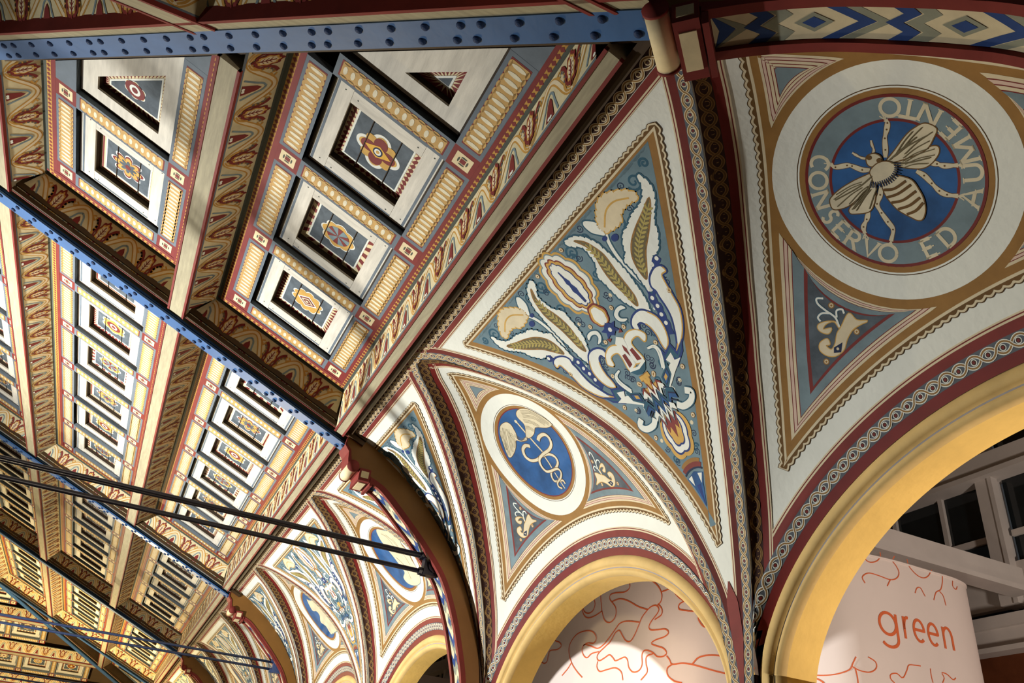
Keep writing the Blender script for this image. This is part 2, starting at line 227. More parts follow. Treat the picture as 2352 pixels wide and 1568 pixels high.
SQ_MID=[[[9.553,3.255],[9.179,3.169],[8.869,3.099],[8.652,3.023],[8.496,2.917],[8.42,2.801],[8.445,2.721],[8.521,2.693]],[[8.869,3.102],[8.627,3.074],[8.369,3.013],[8.22,2.945],[8.196,2.883],[8.27,2.842],[8.42,2.837]],[[9.553,3.255],[9.325,3.19],[9.177,3.104],[9.174,3.034],[9.288,3.011],[9.526,3.046],[9.648,3.044],[9.66,2.991],[9.579,2.921],[9.5,2.844],[9.495,2.752],[9.566,2.696],[9.67,2.686],[9.781,2.74],[9.852,2.862],[9.893,2.996],[9.919,3.13],[10.006,3.204]],[[9.596,2.947],[9.402,2.944],[9.197,2.879],[8.942,2.757],[8.727,2.681]],[[10.15,3.176],[10.093,3.083],[10.053,2.994],[10.111,2.917],[10.242,2.908],[10.365,2.97],[10.403,3.11]],[[10.446,3.101],[10.418,2.997],[10.34,2.893],[10.219,2.842],[10.04,2.84],[9.852,2.87]],[[8.727,2.681],[8.858,2.611],[8.936,2.524],[9.015,2.436],[9.121,2.367],[9.233,2.391],[9.321,2.47],[9.396,2.54],[9.497,2.527],[9.61,2.44],[9.756,2.387],[9.905,2.333],[9.947,2.279],[9.881,2.233],[9.747,2.252],[9.629,2.273],[9.538,2.225],[9.478,2.181],[9.364,2.187],[9.252,2.194],[9.182,2.149],[9.151,2.062],[9.054,1.995],[8.922,1.993],[8.846,2.051],[8.848,2.174],[8.771,2.209],[8.618,2.163],[8.518,2.103],[8.397,2.087],[8.325,2.116],[8.396,2.179],[8.544,2.227],[8.644,2.269],[8.544,2.295],[8.372,2.302],[8.287,2.336],[8.347,2.386],[8.52,2.407],[8.659,2.429],[8.698,2.471],[8.647,2.525],[8.52,2.594],[8.483,2.644],[8.546,2.698],[8.649,2.702],[8.727,2.681]],[[8.495,2.702],[8.42,2.632],[8.432,2.565],[8.571,2.533]],[[8.924,2.565],[9.215,2.626],[9.386,2.628],[9.5,2.572],[9.643,2.49],[9.789,2.422],[9.941,2.398],[10.135,2.457],[10.301,2.496],[10.361,2.442],[10.321,2.367],[10.218,2.315],[10.094,2.351],[9.906,2.351]],[[10.333,2.493],[10.204,2.505],[10.042,2.481],[9.984,2.542],[10.087,2.635],[10.286,2.678],[10.52,2.672],[10.684,2.6],[10.743,2.512],[10.711,2.396],[10.611,2.273],[10.464,2.162],[10.324,2.078]],[[10.649,2.309],[10.744,2.242],[10.909,2.167]],[[11.177,2.792],[11.201,2.694],[11.045,2.637],[10.982,2.579],[11.105,2.547],[11.331,2.562],[11.379,2.502],[11.404,2.422],[11.497,2.404],[11.621,2.45]],[[9.927,2.231],[9.937,2.159],[9.856,2.097],[9.676,2.098],[9.473,2.094],[9.328,2.028],[9.282,1.925]],[[8.1,2.884],[8.185,2.853],[8.15,2.762],[7.987,2.648],[7.804,2.626]],[[7.987,2.648],[8.081,2.625],[8.082,2.57],[7.921,2.525],[7.787,2.49],[7.779,2.411],[7.716,2.326],[7.651,2.331],[7.595,2.379]],[[8.325,2.084],[8.266,2.03],[8.22,1.979],[8.026,1.968],[7.829,1.924],[7.578,1.845],[7.437,1.818],[7.348,1.817]],[[8.22,1.979],[8.314,1.946],[8.303,1.868],[8.188,1.798],[8.053,1.765]],[[7.882,1.943],[7.782,2.005],[7.612,2.019],[7.388,1.97]],[[8.593,2.146],[8.744,2.133],[8.756,2.054],[8.729,1.957],[8.868,1.88]],[[7.372,1.908],[7.453,1.901],[7.435,1.863],[7.348,1.817]]]
# ------------------------------------------------------------------ the vaulted wall: surfaces
PT = np.array([(1.56,3.555,2.0),(1.692,3.508,1.809),(1.863,3.425,1.645),(2.075,3.288,1.435),(2.295,3.124,1.203),(2.491,2.945,.993),(2.666,2.757,.812),(2.828,2.546,.645),(2.977,2.283,.489),(3.07,2.09,.395),(3.145,1.90,.318),(3.211,1.70,.25),(3.26,1.51,.196),(3.295,1.30,.15),(3.315,1.10,.115),(3.325,.85,.09),(3.328,.5,.075),(3.33,-1.65,.075)])
PS = crom(PT, 8); AS = np.concatenate([[0], np.cumsum(np.hypot(np.diff(PS[:, 0]), np.diff(PS[:, 1])))])
def pend(y, s):
    y = np.asarray(y, float); s = np.asarray(s, float)
    t0 = (PS[1]-PS[0])[:2]; t0 = t0/np.hypot(*t0); ng = np.minimum(s, 0); sc = np.maximum(s, 0)
    X = np.interp(sc, AS, PS[:, 0])+ng*t0[0]; Z = np.interp(sc, AS, PS[:, 1])+ng*t0[1]; e = .03
    a, b = np.maximum(sc-e, 0), sc+e
    dx = np.interp(b, AS, PS[:, 0])-np.interp(a, AS, PS[:, 0]); dz = np.interp(b, AS, PS[:, 1])-np.interp(a, AS, PS[:, 1]); l = np.hypot(dx, dz)+1e-9
    return np.stack([X, y, Z], -1), np.stack([dz/l, 0*X, -dx/l], -1)
def ph(s): return np.interp(s, AS, PS[:, 2])
TA = math.radians(42); CT, ST = math.cos(TA), math.sin(TA); LX0, LZ0 = 1.56, 3.555
_m = PS[:, 0] <= 3.31
gX, gZ, gH = np.append(PS[_m, 0], W), np.append(PS[_m, 1], .97), np.append(PS[_m, 2], .09)
def Zl(X): return LZ0-2.4*(1-np.sqrt(np.clip(1-((X-LX0)/2.0)**2, 0, 1)))
def lz(X, y):
    yg = 2-np.interp(X, gX, gH); zg = np.interp(X, gX, gZ); k = np.clip((X-LX0)/(W-LX0), 0, 1)
    return zg+(Zl(X)-zg)*np.clip(1-(y/np.maximum(yg, 1e-6))**2, 0, 1)**(1-.38*k)
def lv(X, y): return (X-LX0)*CT+(LZ0-lz(X, y))*ST
def lunp(y, v):
    y = np.asarray(y, float); v = np.asarray(v, float)
    lo = np.interp(np.minimum(np.abs(y), 1.91), 2-gH, gX); hi = np.full_like(lo, W)
    for _ in range(26):
        md = (lo+hi)/2; c = lv(md, y) < v; lo = np.where(c, md, lo); hi = np.where(c, hi, md)
    X = (lo+hi)/2; return np.stack([X, y, lz(X, y)], -1)
def lun(a, b):       # a = -y, b = v measured down the lunette
    y = -np.asarray(a, float); e = .012
    d = lunp(y+e, b)-lunp(y-e, b); f = lunp(y, b+e)-lunp(y, b-e); n = np.cross(d, f); n /= np.linalg.norm(n, axis=-1, keepdims=True)+1e-9
    n = n*np.where(n[:, 2:3] > 0, -1, 1); return lunp(y, b), n
CV = 1.2636           # medallion centre on the lunette

# curves in the unrolled coordinates
_sg = np.linspace(.0, 3.4, 150); PEND_R = np.stack([-ph(_sg), _sg], 1); PEND_L = np.stack([ph(_sg), _sg], 1)
_yg = 2-gH; GROIN = np.stack([-_yg, (gX-LX0)*CT+(LZ0-gZ)*ST], 1)       # left groin (a = -y)
GROIN = GROIN[(GROIN[:, 0] > -1.905)]
_ya = 1.908*np.sin(np.linspace(-math.pi/2, math.pi/2, 161)); ARCHC = np.stack([_ya, lv(np.full_like(_ya, W), _ya)], 1)
ARCH3 = np.stack([_ya, lz(np.full_like(_ya, W), _ya)], 1)              # (y,z) of the opening's edge
def offset(C, d): return C+normals2(C)*d

def guilloche(A, C, width, pitch, bg, layer, strand='cream', core='strand', dot='darkred', eye='slate', flip=1):
    """two interlaced strands round a row of dots along the polyline C"""
    C = resample(C, .02); A.ribbon(C, width, bg, layer)
    eye = eye or bg; dot = dot or bg
    L = len(C)*.02; n = max(2, round(L/pitch)); Cf = resample(C, .01); N = normals2(Cf); t = np.linspace(0, n*math.pi, len(Cf)); amp = width*.345
    for i in range(n):
        j = min(len(Cf)-1, int((i+.5)/n*(len(Cf)-1))); c = Cf[j]
        A.disc(c, width*.215, strand, layer+1, 12); A.disc(c, width*.155, eye, layer+2, 10); A.disc(c, width*.105, dot, layer+3, 8)
    for k, sg in enumerate((1, -1)):
        P = Cf+N*(amp*sg*np.sign(np.sin(t))*np.abs(np.sin(t))**.7)[:, None]
        A.ribbon(P, width*.215, strand, layer+4+2*k); A.ribbon(P, width*.105, core, layer+5+2*k)
def scallop(P, d, bump, pitch):
    """closed polygon grown by d with a row of bumps along its edge; every ring of one frame keeps the same phase"""
    Q = np.array([tuple(p) for p in P]); Q = np.vstack([Q, Q[:1]]); R = resample(Q, .008)[:-1]; n = len(R); k = round(n*.008/pitch)
    N = normals2(R, True); A2 = np.sum(R[:, 0]*np.roll(R[:, 1], -1)-np.roll(R[:, 0], -1)*R[:, 1])
    return R-N*((d+bump*np.abs(np.sin(np.arange(n)*math.pi*k/n)))*(1 if A2 > 0 else -1))[:, None]
def serrate(P, amp=.012, pitch=.045):
    R = resample(np.vstack([crom(P, 6, True), crom(P, 6, True)[:1]]), .006)[:-1]; n = len(R); k = max(3, round(n*.006/pitch)); N = normals2(R, True)
    A2 = np.sum(R[:, 0]*np.roll(R[:, 1], -1)-np.roll(R[:, 0], -1)*R[:, 1]); ph_ = (np.arange(n)*k/n) % 1
    return R-N*(amp*np.sqrt(np.clip(ph_, 0, 1))*(1 if A2 > 0 else -1))[:, None]
def frame(A, P, layer, inner=.045):
    """scalloped ochre frame round polygon P, returns the field polygon"""
    A.poly(scallop(P, .026, .012, .05), 'lineDark', layer); A.poly(scallop(P, .021, .012, .05), 'cream', layer+1)
    A.poly(scallop(P, .008, .014, .05), 'umber', layer+2); A.poly(P, 'cream', layer+3)
    q = inset(P, .014); A.poly(q, 'ochre', layer+4); return inset(q, inner)
def cut(C1, C2):
    """join two polylines at their crossing"""
    best = None
    for i in range(len(C1)-1):
        d = np.hypot(*(C2-C1[i]).T); j = int(np.argmin(d))
        if best is None or d[j] < best[0]: best = (d[j], i, j)
    return best[1], best[2]

# ---- pendentive art -------------------------------------------------
def scroll(A, c, r, k, layer, hand=1, w=.008, turns=1.6, ph0=0):
    t = np.linspace(0, 1, 22); a = ph0+hand*t*turns*2*math.pi; rr = r*(1-.86*t)
    P = np.stack([c[0]+rr*np.cos(a), c[1]+rr*np.sin(a)], 1); A.ribbon(P, w*(1-.3*t), k, layer)
def mm(P, dx=0): return np.array(P, float)/1000+np.array([dx, 0])
def both(fn):
    for s in (1, -1): fn(s)
def pend_art():
    A = Art(.05)
    # bands along the groins
    for C, sg in ((PEND_R, -1), (PEND_L, 1)):
        C = C[::1]; N = normals2(C); D = N*sg if np.mean((N*sg)[:, 0]*-np.sign(C[:, 0])) > 0 else -N*sg
        lim = np.abs(C[:, 0])
        def band(d, w, k, l):
            q = lim > (d+w)*1.02; A.ribbon((C+D*(d+w/2))[q], w, k, l)
        band(.08, .05, 'red', 2); band(.13, .011, 'cream', 1); band(.141, .006, 'lineRed', 2); band(.147, .008, 'cream', 1)
        guilloche(A, C+D*np.minimum(.042, lim[:, None]*.5), .078, .088, 'guilbg', 3, flip=sg)
        band(.08, .05, 'red', 2)
    q = np.linspace(2.74, 3.4, 20); hh = np.clip(ph(q)-.080, .003, .05*np.clip((q-2.74)/.12, .02, 1)+.002)
    A.poly(np.vstack([np.stack([-hh, q], 1), np.stack([hh, q], 1)[::-1]]), 'red', 12)
    # band along the top
    T = np.stack([np.linspace(-1.86, 1.86, 100), np.full(100, 0.)], 1)
    def tb(s0, s1, k, l): x = ph(s1)*1.0-.06; A.ribbon(np.stack([np.linspace(-x, x, 80), np.full(80, (s0+s1)/2)], 1), s1-s0, k, l)
    tb(.045, .088, 'red', 1); tb(.088, .098, 'cream', 1); tb(.098, .104, 'lineRed', 1); tb(.104, .110, 'cream', 1)
    # frame
    d = .262
    C = PEND_R; N = normals2(C); D = -N if np.mean(-N[:, 0]) > 0 else N
    RF = C+D*d; x = np.interp(.245, RF[:, 1], RF[:, 0]); R = RF[(RF[:, 1] > .29) & (RF[:, 0] < -.012)]
    R = np.vstack([[x, .245], R[::4], [0, R[-1, 1]+.05]])
    P = np.vstack([R, (R*[-1, 1])[::-1][1:]])
    A2 = frame(A, P, 9, .047); A.poly(A2, 'field', 14)
    art_flowers(A)
    return A
def art_flowers(A):
    G = PEND; l = 15; DX = .035
    def m(k, s): return mm(G[k], DX)*[s, 1]
    def leaf(k, s, fill, edge, w, ly): P = m(k, s); A.stroke(P, w, edge, ly, 4, True); A.smooth(P, fill, ly+1)
    for s in (1, -1):
        for c, r, h in zip(m('spiral', s), (.055, .06, .035), (1, -1, 1)): scroll(A, c, r, 'teal', l, h*s, .018, 1.5)
        for i, c in enumerate(m('dark', s)): scroll(A, c, .03, 'ink', l+1, (1 if i % 2 else -1)*s, .007, 1.5, i)
        for i, c in enumerate(m('darkl', s)): scroll(A, c, .026, 'ink', l+1, (1 if i % 2 else -1)*s, .006, 1.5, i*2)
        for i, (a_, b_, r_) in enumerate(((.24, .60, .045), (.43, .53, .04), (.14, .96, .04), (.31, 1.13, .038), (.22, 1.33, .04), (.09, 1.40, .03), (.70, .47, .045), (.86, .36, .04), (.56, .74, .04), (.20, .42, .04), (.40, .38, .045), (.16, 1.62, .035), (.11, 1.90, .03))):
            scroll(A, (a_*s, b_), r_, 'teal', l, (1 if i % 2 else -1)*s, .015, 1.4, i*1.3)
        for i, (a_, b_) in enumerate(((.30, .36), (.52, .36), (.66, .56), (.36, .74), (.21, .76), (.45, .98), (.26, 1.48), (.13, 1.50), (.17, 1.75))):
            A.stroke([((a_+.03)*s, b_-.03), ((a_+.045)*s, b_+.005), ((a_+.02)*s, b_+.04), ((a_-.02)*s, b_+.035)], [.006]*4+[.012]*4+[.016]*8, 'plaster', l+1) if i % 2 else A.disc((a_*s, b_), .015, 'cream', l+1, 10)
        A.stroke(m('stem', s), .046, 'teal', l+1); A.stroke(m('stem', s), .026, 'plaster', l+2)
        leaf('curlA', s, 'plaster', 'teal', .022, l+2)
        for q in ('A', 'B'):
            P = serrate(m('leaf'+q, s)); A.ribbon(P, .026, 'teal', l+3, True); A.poly(P, 'plaster', l+4); P = m('in'+q, s); A.stroke(P, .012, 'ochre', l+5, 4, True); A.smooth(P, 'leafgrey', l+5)
            M = resample(crom(m('mid'+q, s), 6), .034); A.ribbon(M, .007, 'olive', l+6); N = normals2(M); TT = np.gradient(M, axis=0)
            for i in range(1, len(M)-1):
                for h in (1, -1):
                    c = M[i]+N[i]*h*.017; A.disc(c, .021, 'olive', l+6, 8, .0085, math.atan2(TT[i, 1], TT[i, 0])-h*.75+math.pi*0)
        P = serrate(m('acan', s), .02, .05); A.ribbon(P, .018, 'gold', l+3, True); A.poly(P, 'cream', l+4); A.stroke(m('acanv', s), .012, 'gold', l+5)
        for c, r in zip(m('bud', s), (.024, .034)): A.disc(c, r, 'deep', l+5, 12, r*.7)
        P = m('bluescal', s); t = np.linspace(0, 1, 41); C = resample(crom(P, 5), .02); C = C[:]; n = len(C); tt = np.arange(n)
        A.ribbon(C, .05+.018*np.abs(np.sin(tt*1.05)), 'deep', l+3)
        for i in range(1, n-2, 3): A.disc(C[i], .015, 'plaster', l+4, 10)
        for k in ('petal1', 'petal2'):
            P = m(k, s); A.stroke(P, .03, 'deep', l+5, 4, True); A.smooth(P, 'plaster', l+6); Q = crom(P, 4, True); A.ribbon(Q[len(Q)//2:], .010, 'gold', l+7)
        leaf('comma', s, 'plaster', 'teal', .018, l+5)
        A.poly(m('arm1', s), 'deep', l+8); A.poly(inset(m('arm1', s), .016), 'teal', l+9); A.poly(m('arm2', s), 'plaster', l+10)
        A.poly(m('dia1', s), 'teal', l+11); A.poly(m('dia2', s), 'ink', l+12); A.poly(m('dia2', s)*.0+inset(m('dia2', s), .006), 'blue', l+13); A.poly(m('dia3', s), 'gold', l+14)
        A.stroke(m('hook1', s), .032, 'teal', l+6); A.stroke(m('hook1', s), .018, 'plaster', l+7)
        A.stroke(m('hookc', s), .026, 'teal', l+6); A.stroke(m('hookc', s), .014, 'plaster', l+7)
        P = m('palm', s); A.stroke(P, .02, 'gold', l+6, 4, True); A.smooth(P, 'plaster', l+7); A.poly(m('slot', s), 'red', l+8)
        A.poly([(0, .995), (.05*s, 1.03), (.035*s, 1.09), (0, 1.14)], 'plaster', l+9); A.poly([(0, 1.06), (.016*s, 1.10), (0, 1.16)], 'red', l+10)
        A.poly([(0, 1.245), (.088*s, 1.225), (.092*s, 1.245), (0, 1.265)], 'plaster', l+11); A.poly([(0, 1.265), (.092*s, 1.245), (.05*s, 1.29), (0, 1.305)], 'teal', l+11)
        A.stroke(m('goldw', s), .045, 'ochre', l+8); A.stroke(m('goldw', s), .030, 'gold', l+9)
        for c in m('ring', s): A.disc(c, .019, 'ochre', l+6, 12); A.disc(c, .015, 'cream', l+7, 12); A.disc(c, .007, 'ochre', l+8, 8)
        P = m('hookw', s); A.stroke(P, .062, 'teal', l+12); A.stroke(P, .046, 'plaster', l+13)
        P = m('cup', s)
        # outer leaf edges of the side petals by the star
        A.poly([(.03*s, .90), (.085*s, .905), (.05*s, .935), (.075*s, .975), (.02*s, .96), (0, .985), (0, .87), (.012*s, .885)], 'deep', l+12)
        A.poly([(.045*s, .985), (.085*s, .965), (.08*s, 1.0)], 'red', l+12)
    # the big central flower
    def drop(c, a, b, bumps, amp, k, ly):
        t = np.linspace(0, 2*np.pi, 96, endpoint=False); r = 1+amp*np.abs(np.sin(bumps*t/2)); A.poly(np.stack([c[0]+a*r*np.sin(t)*(1-.12*np.cos(t)), c[1]-b*r*np.cos(t)], 1), k, ly)
    c = (0, .50)
    drop(c, .186, .250, 12, .10, 'gold', l+3); drop(c, .166, .234, 12, .10, 'greyblue', l+4); drop(c, .156, .225, 12, .10, 'plaster', l+5)
    drop((0, .51), .118, .208, 12, .09, 'red', l+6); drop((0, .512), .108, .198, 12, .09, 'gold', l+7); drop((0, .515), .084, .180, 12, .09, 'deep', l+8); drop((0, .515), .076, .172, 12, .09, 'plaster', l+9)
    A.poly([(-.006, .40), (.006, .40), (.010, .46), (.022, .50), (.014, .52), (.026, .57), (.016, .60), (.012, .68), (-.012, .68), (-.016, .60), (-.026, .57), (-.014, .52), (-.022, .50), (-.010, .46)], 'deep', l+10)
    drop((0, .80), .080, .085, 6, .10, 'red', l+10); drop((0, .805), .068, .075, 6, .10, 'gold', l+11); drop((0, .81), .050, .066, 6, .10, 'plaster', l+12)
    A.disc((0, .927), .048, 'deep', l+14, 20); A.disc((0, .932), .017, 'plaster', l+15, 12)
    # zigzag band, then the lower drop
    Z = np.array([(-.20, 0), (-.13, -.035), (-.085, .035), (-.045, -.05), (0, .03), (.045, -.05), (.085, .035), (.13, -.035), (.20, 0)])
    Zg = np.array([(-.17, .0), (-.115, -.03), (-.075, .04), (-.038, -.045), (0, .04), (.038, -.045), (.075, .04), (.115, -.03), (.17, 0)])
    for i, (ds, k, w, f) in enumerate(((-.112, 'red', .026, .62), (-.078, 'plaster', .044, .68), (-.048, 'ink', .014, .9), (-.026, 'teal', .032, 1), (-.004, 'ink', .012, 1), (.018, 'blue', .032, 1), (.044, 'ink', .012, .9), (.072, 'plaster', .044, .66), (.102, 'greyblue', .018, .6))):
        U = Zg*[f, 1]+[0, 1.535+ds-w/2]; A.poly(np.vstack([U, (U+[0, w])[::-1]]), k, l+15+i)
    drop((0, 1.735), .128, .185, 6, .12, 'gold', l+8); drop((0, 1.728), .102, .165, 6, .12, 'deep', l+9); drop((0, 1.725), .092, .155, 6, .12, 'plaster', l+10); drop((0, 1.71), .068, .130, 6, .12, 'deep', l+11); drop((0, 1.705), .060, .122, 6, .12, 'gold', l+12)
    A.poly([(-.085, 1.60), (-.045, 1.66), (0, 1.60), (.045, 1.66), (.085, 1.60), (.05, 1.74), (.025, 1.70), (0, 1.79), (-.025, 1.70), (-.05, 1.74)], 'red', l+14)
    t = np.linspace(-1, 1, 15)
    for k, o, w, ly in (('ochre', -.03, .03, 5), ('red', 0, .035, 6), ('ink', .022, .012, 7)):
        A.ribbon(np.stack([t*.088, 2.035+o-.045*np.sqrt(1-t*t*.8)], 1), w, k, l+ly)
    A.poly([(-.08, 2.06), (0, 2.03), (.08, 2.06), (.045, 2.13), (0, 2.27), (-.045, 2.13)], 'blue', l+6)
    A.poly([(-.07, 2.06), (-.03, 2.05), (-.035, 2.12)], 'plaster', l+8); A.poly([(.07, 2.06), (.03, 2.05), (.035, 2.12)], 'plaster', l+8); A.poly([(-.018, 2.12), (.018, 2.12), (0, 2.26)], 'deep', l+8)

# ---- lunette art ----------------------------------------------------
GL = {'A': [[(0, 0), (.5, 1), (1, 0)], [(.18, .36), (.82, .36)]], 'N': [[(.05, 0), (.05, 1)], [(.05, 1), (.95, 0)], [(.95, 0), (.95, 1)]],
 'E': [[(.1, 0), (.1, 1)], [(.1, 1), (.85, 1)], [(.1, .52), (.7, .52)], [(.1, 0), (.9, 0)]], 'V': [[(0, 1), (.5, 0), (1, 1)]], 'T': [[(.5, 0), (.5, 1)], [(0, 1), (1, 1)]],
 'M': [[(.0, 0), (.12, 1)], [(.12, 1), (.5, .1)], [(.5, .1), (.88, 1)], [(.88, 1), (1, 0)]]}
def arcp(cx, cy, rx, ry, a0, a1, n=16): return [(cx+rx*math.cos(math.radians(a0+(a1-a0)*i/n)), cy+ry*math.sin(math.radians(a0+(a1-a0)*i/n))) for i in range(n+1)]
GL['O'] = [arcp(.5, .5, .5, .5, 0, 360, 28)]; GL['C'] = [arcp(.52, .5, .5, .5, 48, 312, 22)]
GL['D'] = [[(.08, 0), (.08, 1)], [(.08, 1)]+arcp(.38, .5, .56, .5, 90, -90)+[(.08, 0)]]
GL['R'] = [[(.08, 0), (.08, 1)], [(.08, 1)]+arcp(.45, .74, .34, .26, 90, -90)+[(.08, .48)], [(.42, .48), (.95, 0)]]
GL['U'] = [[(.05, 1), (.05, .35)]+arcp(.48, .35, .43, .35, 180, 360, 12)[1:]+[(.91, 1)]]
GL['S'] = [arcp(.48, .75, .34, .25, 30, 270, 12)+arcp(.48, .26, .36, .26, 90, -150, 12)[1:]]
GL['g'] = [arcp(.45, .5, .42, .48, 0, 360, 26), [(.90, .98), (.90, -.15)]+arcp(.47, -.15, .43, .36, 0, -150, 10)]
GL['r'] = [[(.12, .98), (.12, 0)], arcp(.62, .42, .50, .54, 180, 75, 8)]
GL['e'] = [[(.04, .52), (.90, .52)]+arcp(.47, .5, .43, .48, 0, 310, 22)]
GL['n'] = [[(.10, .98), (.10, 0)], arcp(.50, .55, .40, .42, 180, 0, 12)+[(.90, 0)]]
def bee_art(A, l):
    D = np.array([.035, CV]); P = lambda q: mm(q)+D
    A.disc((0, CV), .31, 'blue', l, 64); A.ringband((0, CV), .308, .322, 'darkred', l+1); A.ringband((0, CV), .322, .432, 'greyblue', l+1); A.ringband((0, CV), .430, .445, 'darkred', l+2)
    for S in BEEL:
        Q = crom(P(S), 6); w = .016+.010*np.abs(np.sin(np.linspace(0, 7, len(Q)))); thin = S in BEEL[6:]; A.ribbon(Q, w*(.45 if thin else 1)+.006, 'umber', l+1); A.ribbon(Q, w*(.45 if thin else 1), 'bone', l+2)
    for i, k in enumerate(('w2', 'w1', 'w4', 'w3', 'abd', 'head', 'thx')):
        Q = P(BEE[k]); A.stroke(Q, .012, 'umber', l+3+2*i, 5, True); A.smooth(Q, 'bone', l+4+2*i)
    for i, S in enumerate(BEES): A.stroke(P(S), .014 if i < 5 else .007, 'umber' if i < 5 else 'leafgrey', l+18)
    M = resample(crom(P(BEES[-1]), 6), .012); N = normals2(M)
    for q, n in zip(M, N): A.ribbon(np.array([q-n*.012, q+n*.022]), .005, 'ink', l+19)
    ab = P(BEE['abd']); c0 = ab.mean(0)
    for k in ('w1', 'w2', 'w3', 'w4'):
        w_ = P(BEE[k]); root = P(BEE['thx']).mean(0); far = w_[np.argsort(np.hypot(*(w_-root).T))[-4:]]
        for q in far: e = root+(q-root)*.93; A.stroke([root+(e-root)*.45, (root+e)/2+(e-root)*.2+np.array([.006, -.006]), e], .005, 'leafgrey', l+17)
    for S in BEEL[:6]:
        Q = P(S)
        for q in Q[1:-1]: A.disc(q, .005, 'umber', l+3, 8)
        d_ = Q[-1]-Q[-2]; d_ = d_/np.hypot(*d_); n_ = np.array([-d_[1], d_[0]])
        for h in (-1, 0, 1): A.ribbon(np.array([Q[-1], Q[-1]+d_*.03+n_*h*.016]), .006, 'bone', l+3)
    for e_ in P([BEE['head'][0], BEE['head'][3]]): A.disc(e_*.7+P(BEE['head']).mean(0)*.3, .013, 'umber', l+18, 10)
    txt = 'CONSERVOEDAUMENTO'
    for ch, q in zip(txt, LETR):
        a = math.atan2(q[1], q[0]-0) ; a = math.atan2(q[1]/1000., q[0]/1000.+.035)
        h, w = .088, {'M': .112, 'O': .090, 'C': .078, 'E': .062, 'S': .056, 'T': .082, 'U': .082, 'N': .086, 'A': .086}.get(ch, .074)
        o = np.array([math.cos(a), math.sin(a)]); rt = np.array([o[1], -o[0]])      # reading direction with tops to the centre
        base = np.array([0, CV])+o*.421
        for S in GL[ch]:
            S = np.array(S); Q = base+rt*((S[:, :1]-.5)*w)-o*(S[:, 1:]*h)
            A.ribbon(Q, .0175, 'bone', l+3)
            for e in (Q[0], Q[-1]):
                if ch in 'NEVTAMRDU': A.ribbon(np.array([e-rt*.014, e+rt*.014]), .006, 'bone', l+4)
def cad_art(A, l):
    P = lambda q: mm(q)+[0, CV]
    A.disc((0, CV), .435, 'blue', l, 72)
    for i, S in enumerate(CADS[:3]): A.stroke(P(S), .024-.004*i, 'umber', l+1); A.stroke(P(S), .017-.003*i, 'bone', l+2)
    for k in ('wl', 'wr'): A.stroke(P(CAD[k]), .010, 'umber', l+3, 5, True); A.smooth(P(CAD[k]), 'bone', l+4)
    for S in CADF:
        for o in (-.014, 0, .014): A.ribbon(crom(P(S), 5), .004, 'leafgrey', l+5, off=o)
    A.disc(P([CADS[0][0]])[0], .018, 'bone', l+5)
    for i, S in enumerate(CADS[3:]):
        Q = crom(P(S), 7); w = np.linspace(.034, .014, len(Q)); A.ribbon(Q, w+.010, 'umber', l+6+2*i); A.ribbon(Q, w, 'bone', l+7+2*i)
def fig_art(A, l, body, lines):
    A.disc((0, CV), .435, 'blue', l, 72)
    for k in body: Q = mm(body[k])+[0, CV]; A.stroke(Q, .016, 'greyblue', l+1, 4, True); A.smooth(Q, 'bone', l+2)
    for S in lines: A.stroke(mm(S)+[0, CV], .008, 'leafgrey', l+3)
def lun_bands():
    A = Art(.05)
    for s in (1, -1):
        C = GROIN*[s, 1]; C = resample(C, .03); N = normals2(C); D = N if np.mean(N[:, 0]*s) > 0 else -N
        av = np.interp(C[:, 0], ARCHC[:, 0], ARCHC[:, 1])-C[:, 1]
        def band(d, w, k, l, lim=0): q = av > lim; A.ribbon((C+D*(d+w/2))[q], w, k, l)
        band(.07, .042, 'darkred', 2, .16); band(.112, .010, 'cream', 2, .2); band(.122, .006, 'lineRed', 2, .2); band(.128, .008, 'cream', 2, .22)
        guilloche(A, (C+D*.037)[av > .03][1:], .070, .082, 'guildk', 3, 'strand', 'umber', None, None)
    C = resample(ARCHC[np.abs(ARCHC[:, 0]) < 1.885], .03); N = normals2(C); D = N if np.mean(N[:, 1]) < 0 else -N
    A.ribbon(C+D*.028, .056, 'darkred', 12); A.ribbon(C+D*.155, .05, 'red', 1); A.ribbon(C+D*.185, .01, 'cream', 1); A.ribbon(C+D*.193, .006, 'lineRed', 1); A.ribbon(C+D*.20, .008, 'cream', 1)
    guilloche(A, C+D*.093, .076, .083, 'guilbg', 13, strand='plaster', eye='stepdark', flip=-1)
    return A
